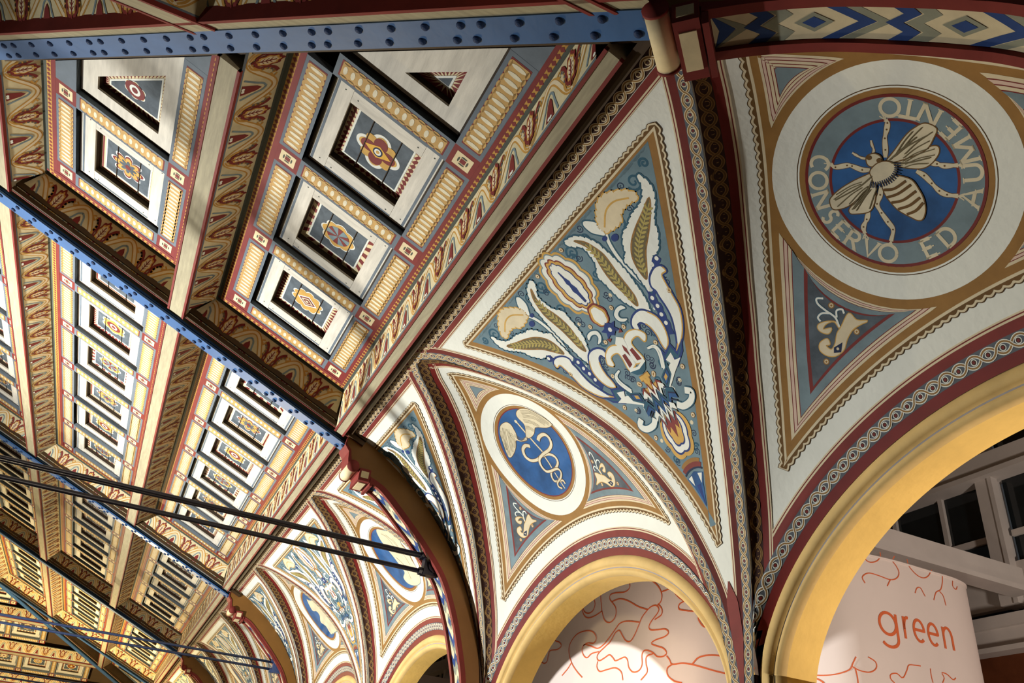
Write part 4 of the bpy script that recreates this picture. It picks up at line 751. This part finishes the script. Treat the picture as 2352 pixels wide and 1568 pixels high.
# hipped bays at both ends
def clip(poly, f):
    out = []
    for i in range(len(poly)):
        p, q = poly[i-1], poly[i]; a, b = f(p), f(q)
        if a*b < 0: t = a/(a-b); out.append((p[0]+(q[0]-p[0])*t, p[1]+(q[1]-p[1])*t))
        if b >= 0: out.append(q)
    o = []
    for p in out:
        if not o or math.hypot(p[0]-o[-1][0], p[1]-o[-1][1]) > .02: o.append(p)
    return o
def poly_piece(name, poly, k, parent, mtx, th=.05):
    m = MB(); m.prism(poly, 0, th, k); return link(name, m.build(name), parent, mtx @ Matrix.Translation((0, 0, NP)))
def hip_bay(parent, mtx, xt, sgn, hip, cols):
    """bay between a truss at xt and the hip line; sgn=-1 when rows run towards smaller x"""
    for j, uc in enumerate(cols):
        k = 0
        while True:
            x1 = xt+sgn*(.5+PY*k); x2 = x1+sgn*PY; u0, u1 = uc-PX/2, uc+PX/2
            full = all(hip((x2, u)) >= -.16 for u in (u0, u1))
            rows = [x1, x2] if full else [x1]
            for s in (-1, 1):
                if hip((x1, uc+s*PX/2)) > .1: link('corner_block', me_block, parent, mtx @ Matrix.Translation((x1, uc+s*PX/2, NP)))
            if full or hip((x1, uc)) > .3: link('gilded_strip', me_cross, parent, mtx @ Matrix.Translation((x1, uc, NP)) @ Matrix.Rotation(math.pi/2, 4, 'Z'))
            if full:
                for s in (-1, 1): link('gilded_strip', me_side, parent, mtx @ Matrix.Translation(((x1+x2)/2, uc+s*PX/2, NP)))
                q = (k*1+2*j+0) % 6; kd = (3, 1, 2, 0, 4, 5)[(k+3*j) % 6]; put_coffer(parent, mtx, (x1+x2)/2, uc, kd, {3: 0, 1: 1, 2: 2, 0: 3, 4: 1, 5: 0}[kd]); k += 1; continue
            # the cut coffer against the hip
            xo = x1+sgn*.1; R = [(xo, u0+.108), (xo+sgn*4, u0+.108), (xo+sgn*4, u1-.108), (xo, u1-.108)]
            P = clip(R, hip)
            if len(P) >= 3:
                if sum(P[i-1][0]*P[i][1]-P[i][0]*P[i-1][1] for i in range(len(P))) < 0: P = P[::-1]
                sh, bo, pa, P2 = coffer_meshes(P, 0, False); M = mtx @ Matrix.Translation((0, 0, NP)); c = link('coffer', sh, parent, M)
                for b_ in bo: link('frame_board', b_, c, M)
                link('painted_panel', pa, c, M); cx, cy = np.mean([p[0] for p in P2]), np.mean([p[1] for p in P2])
                if abs(P2[0][0]-P2[1][0])+abs(P2[1][0]-P2[2][0]) > .6: link('rosette', ros_mesh(5, .62), c, mtx @ Matrix.Translation((cx, cy, NP)))
            for s in (-1, 1):
                us = uc+s*PX/2; Rs = [(xo, us-.108), (xo+sgn*4, us-.108), (xo+sgn*4, us+.108), (xo, us+.108)]; Ps = clip(Rs, hip)
                if len(Ps) >= 3:
                    L = abs(max(p[0] for p in Ps)-min(p[0] for p in Ps)); Lc = min(abs(p[0]-xo) for p in Ps if abs(p[0]-xo) > .05) if any(abs(p[0]-xo) > .05 for p in Ps) else 0
                    poly_piece('border_board', Ps, 'stripgrey', parent, mtx)
                    if Lc > .25:
                        st = link('gilded_strip', strip_mesh('gilded_strip', Lc-.02, .21, False), parent, mtx @ Matrix.Translation((xo+sgn*Lc/2, us, NP-.001)))
            break
        # rims and friezes along the eaves side, the purlin side and the truss
        xe = xt+sgn*.265; u0, u1 = uc-.83, uc+.83
        u0 = uc-.785; ez = .64
        def xh(u): # hip crossing
            x = xe
            while hip((x, u)) > -.25: x += sgn*.02
            return x
        for (ua, ub, k, l) in ((u0, u0+.035*ez, 'oliveline', 0), (u0+.035*ez, u0+.08*ez, 'friezegold', 0), (u0+.08*ez, u0+.13*ez, 'blockred', 0), (u1-.035, u1, 'oliveline', 0), (u1-.08, u1-.035, 'friezegold', 0), (u1-.13, u1-.08, 'blockred', 0)):
            m = mesh('border_strip', [(xe, ua, 0), (xh(ua), ua, 0), (xh(ub), ub, 0), (xe, ub, 0)], [(0, 1, 2, 3)], [k]); link('border_strip', m, parent, mtx @ Matrix.Translation((0, 0, NP)))
            if k == 'friezegold':
                A = Art(9); xx = xe+sgn*.05; um = (ua+ub)/2
                while (xh(um)-xx)*sgn > 0: A.disc((xx, um), .021, 'blockred', 1, 4); xx += sgn*.055
                if A.v: link('border_dots', A.build('border_dots', flatmap(0), .0012), parent, mtx @ Matrix.Translation((0, 0, NP)))
        for ua, wd_, k in ((.0, .035, 'oliveline'), (.035, .045, 'friezegold'), (.08, .05, 'blockred')):
            xa_, xb_ = xe+sgn*ua, xe+sgn*(ua+wd_); m = mesh('border_strip', [(xa_, u0+ua, 0), (xb_, u0+ua, 0), (xb_, u1-ua, 0), (xa_, u1-ua, 0)], [(0, 1, 2, 3)], [k]); link('border_strip', m, parent, mtx @ Matrix.Translation((0, 0, NP-.0015)))
            if k == 'friezegold':
                A = Art(9)
                for i in range(29): A.disc((xe+sgn*.058, u0+.06+i*.055), .021, 'blockred', 2, 4)
                link('border_dots', A.build('border_dots', flatmap(0), .0012), parent, mtx @ Matrix.Translation((0, 0, NP)))
        put_frieze(parent, mtx, (xe, u1), (xe, u0), (-sgn*.125, 0))
        for u, du in ((u0, -.168), (u1, .13)):
            xq = xh(u); L = abs(xq-xe)
            if L > .4: put_frieze(parent, mtx, (xe, u), (xe+sgn*L, u), (0, du), e0=.13, e1=.0)
    for u in PU:
        x = xt+sgn*.12
        while hip((x, u)) > -.12 and abs(x-xt) < 8: x += sgn*.02
        if abs(x-xt) > .2: put_purlin(ceil if parent is ceil else parent, mtx, min(xt+sgn*.12, x), max(xt+sgn*.12, x), u)
HC = CO
hip_bay(ceil, MS, 6., -1, lambda p: (p[0]-p[1]*HC+.065-.37), UCS)
hip_bay(ceil, MS, 30., 1, lambda p: (36-p[1]*HC-p[0]-.20), UCS)
# far end slope: columns of coffers, cut by the two hips
def end_slope(parent, mtx, cols, detail):
    for j, uc in enumerate(cols):
        half = 6-(uc+.83)*HC-.35; n = max(1, int((2*half)/PY)); x0 = 6-n*PY/2
        if detail:
            put_panel(parent, mtx, x0, x0+n*PY, uc, n, j)
        for u, du in ((uc-.83, -.13), (uc+.83, .13)):
            L = round(2*(6-u*HC-.3), 3)
            if L > .6: put_frieze(parent, mtx, (6-L/2, u) if du < 0 else (6+L/2, u), (6+L/2, u) if du < 0 else (6-L/2, u), (0, du))
    for u in PU[:3]: put_purlin(parent, mtx, u*HC+.1, 12-u*HC-.1, u)
end_slope(ceil_f, ME, UCS, True); end_slope(ceil_n, MN, UCS[:2], False)
# frieze and rims running along the near side of the hip beam
hx = lambda u, d: 12-u*HC-d
hd = Vector((-HC, 1)).normalized(); ho = Vector((1, HC)).normalized()
for k in range(3):
    u0, u1 = .35+2.1*k+(.0 if k else .1), 2.15+2.1*k
    put_frieze(ceil_n, MN, (hx(u1, .43), u1), (hx(u0, .43), u0), ho*.13, e0=0, e1=0)
m = MB()
for d0, d1, n0, k in ((.14, .27, .06, 'casing'), (.27, .305, .05, 'red')):
    v = [(hx(.0, d), .0, z) for d in (d0, d1) for z in (n0, .3)]+[(hx(6.3, d), 6.3, z) for d in (d0, d1) for z in (n0, .3)]
    m.add(v, [(0, 2, 6, 4), (0, 1, 5, 4), (2, 3, 7, 6), (1, 3, 7, 5)], k)
link('hip_moulding', m.build('hip_moulding'), ceil_n, MN)
# dark recess between the eaves board and the painted strip
m = MB(); m.box(-.2, 36, .11, .172, .10, .20, 'casingdark'); m.box(-.2, 36, .02, .13, .17, .30, 'casingdark'); m.box(-.2, 36, -.20, .05, .24, .34, 'casingdark'); link('eaves_recess', m.build('eaves_recess'), ceil, MS)
# ------------------------------------------------------------------ roof trusses
BIN = np.array([(1.79,3.105),(1.946,3.037),(2.227,2.799),(2.509,2.541),(2.741,2.276),(2.912,1.919),(3.018,1.604),(3.087,1.341),(3.12,1.0),(3.13,.5),(3.13,-1.6)])
BOUT = np.array([(1.52,3.56),(1.808,3.50),(2.10,3.32),(2.46,3.02),(2.80,2.61),(3.05,2.166),(3.21,1.722),(3.28,1.374),(3.31,.9),(3.32,.4),(3.32,-1.6)])
HEAD = [(1.47,3.50),(1.455,3.44),(1.475,3.385),(1.52,3.35),(1.525,3.29),(1.515,3.235),(1.545,3.185),(1.60,3.165),(1.665,3.15),(1.70,3.165),(1.74,3.12)]
# the hip bracket is shallower: its soffit starts right at the eaves corner (distance along the diagonal, height)
HIN = np.array([(.04,3.31),(.287,3.276),(.559,3.208),(.807,3.112),(1.036,3.007),(1.246,2.887),(1.56,2.62),(1.86,2.26),(2.08,1.86),(2.2,1.5),(2.26,1.1),(2.28,.5),(2.28,-1.6)])+[UX, 0]
HOUT = np.array([(UX+(x-UX)*1.4142, z) for x, z in BOUT])
HHEAD = [(-.20,3.50),(-.205,3.44),(-.20,3.40),(-.19,3.37),(-.20,3.33),(-.13,3.33),(-.10,3.35),(0,3.33)]
HHEAD = [(UX+a, b) for a, b in HHEAD]
def curves(kx): return (BIN, BOUT, HEAD) if kx == 1 else (HIN, HOUT, HHEAD)
def bracket_mesh(kx):
    I_, O_, H_ = curves(kx); hw = .14; I = crom(I_, 5); O = crom(O_, 5); T = lambda p: p
    inner = [tuple(p) for p in H_]+[tuple(p) for p in I]; outer = [tuple(p) for p in O]
    m = MB(); n1, n2 = resample(np.array(inner), .06), resample(np.array(outer), .06); N = 70
    a = resample(np.array(inner), .001); a = a[np.linspace(0, len(a)-1, N).astype(int)]; b = resample(np.array(outer), .001); b = b[np.linspace(0, len(b)-1, N).astype(int)]
    a = np.array([T(p) for p in a]); b = np.array([T(p) for p in b])
    # side faces with a darker raised rim
    for s in (1, -1):
        q = a+(b-a)*.12; r = a+(b-a)*.88
        for (P, Q, k, y) in ((a, q, 'red', hw), (q, r, 'bracket', hw-.012), (r, b, 'bracketedge', hw)):
            v = [(p[0], s*y, p[1]) for p in P]+[(p[0], s*y, p[1]) for p in Q]; m.add(v, [(i, i+1, N+i+1, N+i) for i in range(N-1)], k)
    m.add([(p[0], -hw, p[1]) for p in a]+[(p[0], hw, p[1]) for p in a], [(i, i+1, N+i+1, N+i) for i in range(N-1)], 'red')
    m.add([(p[0], -hw, p[1]) for p in b]+[(p[0], hw, p[1]) for p in b], [(i, i+1, N+i+1, N+i) for i in range(N-1)], 'bracketedge')
    return m.build('curved_bracket'), I
def soffit_art(kx):
    I = crom(curves(kx)[0], 8); S = np.concatenate([[0], np.cumsum(np.hypot(*np.diff(I, axis=0).T))])
    def mp(t, y):
        X = np.interp(t, S, I[:, 0]); Z = np.interp(t, S, I[:, 1]); e = .04; dx = np.interp(t+e, S, I[:, 0])-np.interp(t-e, S, I[:, 0]); dz = np.interp(t+e, S, I[:, 1])-np.interp(t-e, S, I[:, 1]); l = np.hypot(dx, dz)+1e-9
        return np.stack([X, y, Z], 1), np.stack([dz/l, 0*X, -dx/l], 1)
    A = Art(.07); L = min(4.2, S[-1]); h = .092; p = .60
    A.poly([(.03, -h), (L, -h), (L, h), (.03, h)], 'chevcream', 1)
    def clipx(P): return [(min(max(x, .03), L), y) for x, y in P]
    t = -.1
    while t < L-.1:
        for k, o, w, d in (('chevblue', 0, .075, .16), ('chevgrey', .08, .06, .16)):
            P = clipx([(t+o, -h), (t+o+w, -h), (t+o+w+d, 0), (t+o+w, h), (t+o, h), (t+o+d, 0)]); A.poly(P, k, 2) if max(x for x, _ in P)-min(x for x, _ in P) > .05 else None
        for k, o in (('chevblue', .28), ('chevgrey', .36)):        # stepped zigzag
            P = clipx([(t+o, -h), (t+o+.08, -h), (t+o+.13, -h*.5), (t+o+.06, 0), (t+o+.13, h*.5), (t+o+.08, h), (t+o, h), (t+o+.06, h*.5), (t+o-.01, 0), (t+o+.06, -h*.5)])
            A.poly(P, k, 3 if k == 'chevblue' else 2) if max(x for x, _ in P)-min(x for x, _ in P) > .05 else None
        c = t+.575
        if .1 < c < L-.1:
            A.poly([(c-.085, 0), (c, -.052), (c+.085, 0), (c, .052)], 'chevgrey', 3); A.poly([(c-.05, 0), (c, -.03), (c+.05, 0), (c, .03)], 'chevblue', 4)
        t += p
    return A.build('chevron_painting', mp, .0014)
br_t, br_h = bracket_mesh(1)[0], bracket_mesh(math.sqrt(2))[0]; so_t, so_h = soffit_art(1), soffit_art(math.sqrt(2))
def head_meshes(kx):
    if kx == 1: ox, oz = 0, 0
    else: ox, oz = UX-.165-1.585, 3.335-3.20
    T = lambda x: x+ox
    r = MB(); r.tube((T(1.585), -.165, 3.20+oz), (T(1.585), .165, 3.20+oz), .058, 'blockcream', 16); r.tube((T(1.585), -.175, 3.20+oz), (T(1.585), -.160, 3.20+oz), .064, 'red', 16); r.tube((T(1.585), .16, 3.20+oz), (T(1.585), .175, 3.20+oz), .064, 'red', 16)
    b = MB(); b.box(T(1.66), T(1.78), -.17, .17, 3.07+oz, 3.20+oz, 'red'); b.box(T(1.68), T(1.76), -.11, .11, 3.062+oz, 3.08+oz, 'blockcream'); b.box(T(1.68), T(1.76), -.176, .176, 3.10+oz, 3.17+oz, 'blockcream')
    c = MB(); c.box(T(1.79), T(1.82), -.155, .155, 3.04+oz, 3.12+oz, 'red')
    return r.build('bracket_roll', True), b.build('bracket_block'), c.build('bracket_fillet')
hd_t, hd_h = head_meshes(1), head_meshes(math.sqrt(2))
def rail_mesh(kx):
    I = crom(curves(kx)[0][:-1], 6); N = normals2(I); N = np.where((N[:, 1] > 0)[:, None], -N, N); m = MB(); n = len(I)
    for s in (1, -1):
        for y0, y1, d in ((.094, .145, .028),):
            v = [(p[0], s*y0, p[1]) for p in I]+[(p[0]+q[0]*d, s*y0, p[1]+q[1]*d) for p, q in zip(I, N)]+[(p[0]+q[0]*d, s*y1, p[1]+q[1]*d) for p, q in zip(I, N)]+[(p[0], s*y1, p[1]) for p in I]
            m.add(v, [(k*n+i, k*n+i+1, (k+1)*n+i+1, (k+1)*n+i) for k in range(3) for i in range(n-1)], 'red')
    return m.build('soffit_rail')
rl_t, rl_h = rail_mesh(1), rail_mesh(math.sqrt(2))
def rivet_mesh():
    m = MB(); n = 10; R = .025
    for k in range(3):
        a0, a1 = k*math.pi/6, (k+1)*math.pi/6
        v = [(R*math.cos(a)*math.cos(t), R*math.cos(a)*math.sin(t), -R*.75*math.sin(a)) for a in (a0, a1) for t in [2*math.pi*i/n for i in range(n)]]
        m.add(v, [(i, (i+1) % n, n+(i+1) % n, n+i) for i in range(n)], 'rivetm')
    return m.build('rivet', True)
me_rivet = rivet_mesh()
def truss(label, origin, rot, kx, L, slope, rods, rivets, bracket=True):
    """origin: eaves point on plan; rot: plan turn of the local -X (towards the ridge) direction"""
    R = Matrix.Translation((origin[0], origin[1], 0)) @ Matrix.Rotation(rot, 4, 'Z') @ Matrix.Translation((-UX, 0, ZO))
    t = link('roof_truss', None, None, Matrix.Translation((origin[0], origin[1], ZO)), label=label, category='truss', group='riveted blue roof trusses')
    # rafter: local frame x up the slope
    th = math.atan(slope); c, s = math.cos(th), math.sin(th)
    F = R @ Matrix(((-c, 0, s, UX), (0, -1, 0, 0), (s, 0, c, UZ), (0, 0, 0, 1)))
    m = MB(); b0 = .02 if kx == 1 else .10; m.box(b0, L, -.09, .09, 0, .022, 'steel'); m.box(b0, L, -.014, .014, .02, .12, 'steel'); m.box(.02, L, -.05, .05, .05, .062, 'steel'); rb = link('rafter_beam', m.build('rafter_beam'), t, F)
    m = MB(); m.box(-.05, L, -.150, .150, .085, .45, 'casingdark', 'casing')
    for q in (1, -1): m.box(-.05, L, q*.150-.016, q*.150+.016, .075, .12, 'casingdark'); m.box(-.05, L, q*.125-.010, q*.125+.010, .074, .1, 'red'); m.box(-.05, L, q*.165-.02, q*.165+.02, .13, .40, 'casingdark')
    link('rafter_casing', m.build('rafter_casing'), t, F)
    if rivets:
        x = .12 if kx == 1 else .24; i = 0
        while x < L-.1:
            for q, d in ((1, 0), (-1, rivets*.28)):
                link('rivet', me_rivet, rb, F @ Matrix.Translation((x+d, q*.048, 0)))
            i += 1; x += rivets if i % 5 else rivets*.55
    if bracket:
        bm, sm, hm, rm = (br_t, so_t, hd_t, rl_t) if kx == 1 else (br_h, so_h, hd_h, rl_h)
        b = link('curved_bracket', bm, t, R); link('chevron_painting', sm, b, R); link('soffit_rail', rm, b, R)
        for nme, h in zip(('bracket_roll', 'bracket_block', 'bracket_fillet'), hm): link(nme, h, b, R)
    k = 'iron' if rods == 3 else 'ironblue'
    if rods:
        for (dy, z, r) in (((-.035, 2.505, .019), (.035, 2.505, .019), (0, 2.345, .024)) if rods == 3 else ((0, 2.48, .022), (0, 2.36, .022))):
            m = MB(); m.tube((2.60, dy, z), (UX-14, dy, z), r, k, 10); link('tie_rod', m.build('tie_rod', True), t, R)
        m = MB(); m.tube((2.66, -.075, 2.42), (2.66, .075, 2.42), .085, k, 14); m.box(2.54, 2.68, -.05, .05, 2.31, 2.54, k); m.tube((2.50, 0, 2.345), (2.58, 0, 2.345), .042, k, 8); m.tube((2.50, -.035, 2.505), (2.58, -.035, 2.505), .034, k, 8); m.tube((2.50, .035, 2.505), (2.58, .035, 2.505), .034, k, 8)
        m.tube((2.60, 0, 2.42), (2.72, 0, 2.36), .06, k, 10); link('rod_knuckle', m.build('rod_knuckle'), t, R)
    return t
TS = math.tan(TH)
LB = ['nearest full truss, blue rafter with black paired tie rods crossing the view', 'second truss down the hall with blue-grey tie rods', 'third truss down the hall, dark rafter before the golden bay', 'farthest truss where the hipped end begins']
for i, T in enumerate(TR):
    truss(LB[i], (UX, Y0+T), 0, 1, RU, TS, (3, 2, 2, 0)[i], (.20, .20, 0, 0)[i])
truss('blue riveted hip rafter across the top of the view with chevron bracket', (UX, Y0-.065), -math.pi/4, math.sqrt(2), 9.0, TS/math.sqrt(2), 0, .235)
truss('hip rafter at the far golden end of the hall', (UX, YF), math.pi/4, math.sqrt(2), 9.0, TS/math.sqrt(2), 0, 0)
truss('second hip rafter on the other side of the far end', (UX-12, YF), math.pi-math.pi/4, math.sqrt(2), 9.0, TS/math.sqrt(2), 0, 0, False)
m = MB(); m.box(5.8, 30.2, RU-.12, RU+.02, -.02, .3, 'casing'); link('ridge_board', m.build('ridge_board'), ceil, MS)
# ------------------------------------------------------------------ beyond the arches
def fabric_wall(name, plan, z0, z1, label, cat):
    P = resample(crom(np.array(plan, float), 8), .05); n = len(P); zs = np.linspace(z0, z1, 9); v = [(p[0], p[1], z) for z in zs for p in P]
    root = link(name, None, None, Matrix.Translation((plan[0][0], plan[0][1], 0)), label=label, category=cat)
    link('fabric_skin', mesh('fabric_skin', v, quads(9, n), ['fabric'], smooth=True), root, Matrix())
    m = MB()
    for i in range(0, n-1): m.tube((P[i][0], P[i][1], z1), (P[i+1][0], P[i+1][1], z1), .014, 'fabric', 6)
    link('hem', m.build('hem'), root, Matrix())
    S = np.concatenate([[0], np.cumsum(np.hypot(*np.diff(P, axis=0).T))])
    def mp(t, z):
        X = np.interp(t, S, P[:, 0]); Y = np.interp(t, S, P[:, 1]); e = .05; dx = np.interp(t+e, S, P[:, 0])-np.interp(t-e, S, P[:, 0]); dy = np.interp(t+e, S, P[:, 1])-np.interp(t-e, S, P[:, 1]); l = np.hypot(dx, dy)+1e-9
        return np.stack([X, Y, z], 1), np.stack([-dy/l, dx/l, 0*X], 1)
    return root, mp, S[-1]
def squiggle(A, P, k='orange', w=.012): A.ribbon(resample(crom(np.array(P), 8), .02), w, k, 2)
# rounded pavilion with the word green, its front faces the camera
plan = [(6.1, 7.15), (6.11, 7.0), (6.16, 6.75), (6.45, 6.32), (7.0, 6.2), (7.6, 6.2), (8.05, 6.22), (8.35, 6.36), (8.55, 6.75), (8.60, 6.95), (8.62, 7.15)]
g, gm, gL = fabric_wall('fabric_pavilion', plan, 0, ZO+3.0, 'white fabric pavilion with the orange word green, behind the right arch', 'pavilion')
# front of the pavilion as a function of X
def gfront(x, z):
    P = resample(crom(np.array(plan), 8), .02); P = P[(P[:, 1] < 7.2)]; o = np.argsort(P[:, 0]); Xs, Ys = P[o, 0], P[o, 1]
    Y = np.interp(x, Xs, Ys); e = .03; d = (np.interp(x+e, Xs, Ys)-np.interp(x-e, Xs, Ys))/(2*e); l = np.hypot(d, 1)
    return np.stack([x, Y, np.asarray(z)+ZO], 1), np.stack([d/l, -1/l, 0*x], 1)
for P in SQ_GREEN:
    A = Art(.1); A.ribbon(resample(crom(np.array(P), 8), .02), .011, 'orange', 1); link('drawn_line', A.build('drawn_line', gfront, .003, .002), g, Matrix())
for ch, x0, x1 in (('g', 6.795, 7.035), ('r', 7.095, 7.20), ('e', 7.23, 7.40), ('e', 7.435, 7.60), ('n', 7.65, 7.80)):
    A = Art(.1)
    for S in GL[ch]: S = np.array(S); A.ribbon(resample(np.stack([x0+S[:, 0]*(x1-x0), 2.205+S[:, 1]*.225], 1), .01), .030, 'orange', 1)
    link('letter', A.build('letter', gfront, .003, .002), g, Matrix())
# tall fabric drum behind the middle arch
plan2 = [(7.6, 7.3), (6.3, 7.34), (5.85, 7.6), (5.7, 8.1), (5.7, 9.5), (5.7, 11.5), (5.7, 13.5), (5.9, 14.3), (6.6, 14.6), (8, 14.6)]
g2, m2, _ = fabric_wall('fabric_drum', plan2, ZO+1.25, ZO+4.2, 'tall white fabric screen with orange outline drawing, behind the middle arch', 'screen')
def mfront(y, z):
    P = resample(crom(np.array(plan2), 8), .02); P = P[(P[:, 0] < 6.2)]; X = np.interp(y, P[:, 1], P[:, 0]); o = np.ones_like(X); return np.stack([X, y, np.asarray(z)+ZO], 1), np.stack([-o, 0*o, 0*o], 1)
for P in SQ_MID:
    A = Art(.1); A.ribbon(resample(crom(np.array(P), 8), .02), .017, 'orange', 1); link('drawn_line', A.build('drawn_line', mfront, .003, .004), g2, Matrix())
m = MB(); m.box(5.2, 8.2, 7.6, 15, ZO+1.15, ZO+1.22, 'whitesteel'); m.box(5.18, 5.24, 7.6, 15, ZO+1.10, ZO+1.5, 'whitesteel')
c = link('stall_canopy', m.build('stall_canopy'), None, None, label='flat pale canopy under the tall fabric screen', category='canopy')
# clerestory glazing of the gallery beyond
XG = 10.0
root = link('window_1', None, None, Matrix.Translation((XG, 10, ZO+3.5)), kind='structure', label='gallery clerestory with white steel frame and dark panes')
def gpart(name, fn): m = MB(); fn(m); return link(name, m.build(name), root, Matrix())
gpart('head_beam', lambda m: (m.box(XG-.25, XG+.1, -4, 40, ZO+4.93, ZO+5.20, 'whitesteel'), m.box(XG-.32, XG+.1, -4, 40, ZO+4.86, ZO+4.93, 'whitesteel')))
gpart('sill_panel', lambda m: (m.box(XG-.05, XG+.15, -4, 40, ZO+3.22, ZO+3.72, 'whitesteel'), m.box(XG-.10, XG+.1, -4, 40, ZO+3.66, ZO+3.74, 'whitesteel')))
gpart('dark_gap', lambda m: m.box(XG+.06, XG+.2, -4, 40, ZO+3.06, ZO+3.22, 'ink'))
gpart('ledge', lambda m: (m.box(XG-.35, XG+.3, -4, 40, ZO+2.92, ZO+3.06, 'whitesteel'), m.box(XG-.28, XG+.3, -4, 40, ZO+2.68, ZO+2.92, 'whitesteel'), m.box(XG-.42, XG+.3, -4, 40, ZO+2.62, ZO+2.68, 'whitesteel')))
gpart('timber_panel', lambda m: m.box(XG-.2, XG+.3, -4, 40, 0, ZO+2.62, 'wood'))
for k in range(-2, 9):
    y = 6.92+3.36*k
    gpart('post', lambda m: (m.box(XG-.2, XG+.05, y-.10, y+.10, ZO+3.2, ZO+6.6, 'whitesteel'), m.box(XG-.22, XG-.1, y-.16, y-.10, ZO+3.2, ZO+6.6, 'whitesteel')))
    for q in (.80, 1.64, 2.5):
        gpart('mullion', lambda m: m.box(XG-.06, XG+.04, y+q-.035, y+q+.035, ZO+3.7, ZO+6.6, 'whitesteel'))
    for q0, q1 in ((.10, .765), (.835, 1.605), (1.675, 2.465), (2.535, 3.2)):
        gpart('muntin', lambda m: m.box(XG-.05, XG+.04, y+q0, y+q1, ZO+4.08, ZO+4.16, 'whitesteel'))
        gpart('pane', lambda m: m.box(XG-.008, XG+.008, y+q0, y+q1, ZO+4.16, ZO+4.93, 'glass'))
        gpart('pane', lambda m: m.box(XG-.008, XG+.008, y+q0, y+q1, ZO+3.74, ZO+4.08, 'glass'))
        gpart('pane', lambda m: m.box(XG-.008, XG+.008, y+q0, y+q1, ZO+5.2, ZO+6.5, 'glass'))
for i, y in enumerate((6.62, 15.4, 21.0, 27.0)):
    m = MB(); m.box(4.0, XG-.3, y-.06, y+.10, ZO+3.30, ZO+3.56, 'whitesteel'); m.box(4.0, XG-.3, y-.14, y+.14, ZO+3.24, ZO+3.30, 'whitesteel')
    link('gallery_beam', m.build('gallery_beam'), None, None, kind='structure', label='white steel beam of the gallery behind arch %d' % (i+1))
m = MB(); m.box(W+.76, XG+.4, -4, 40, ZO+6.5, ZO+6.6, 'plainwall'); link('ceiling', m.build('ceiling'), None, None, kind='structure', label='plain roof of the gallery beyond the arches')
# floor, opposite wall, far wall
m = MB(); m.box(-18, 14, -4, 44, -.1, 0, 'floorstone'); link('floor', m.build('floor'), None, None, kind='structure')
m = MB(); m.box(UX-13.9, UX-13.7, Y0-1, YF+2, 0, ZO+3.7, 'plainwall'); link('wall_left', m.build('wall_left'), None, None, kind='structure')
m = MB(); m.box(UX-13.9, W+.5, YF+1.8, YF+2, 0, ZO+3.7, 'plainwall'); link('wall_far', m.build('wall_far'), None, None, kind='structure')
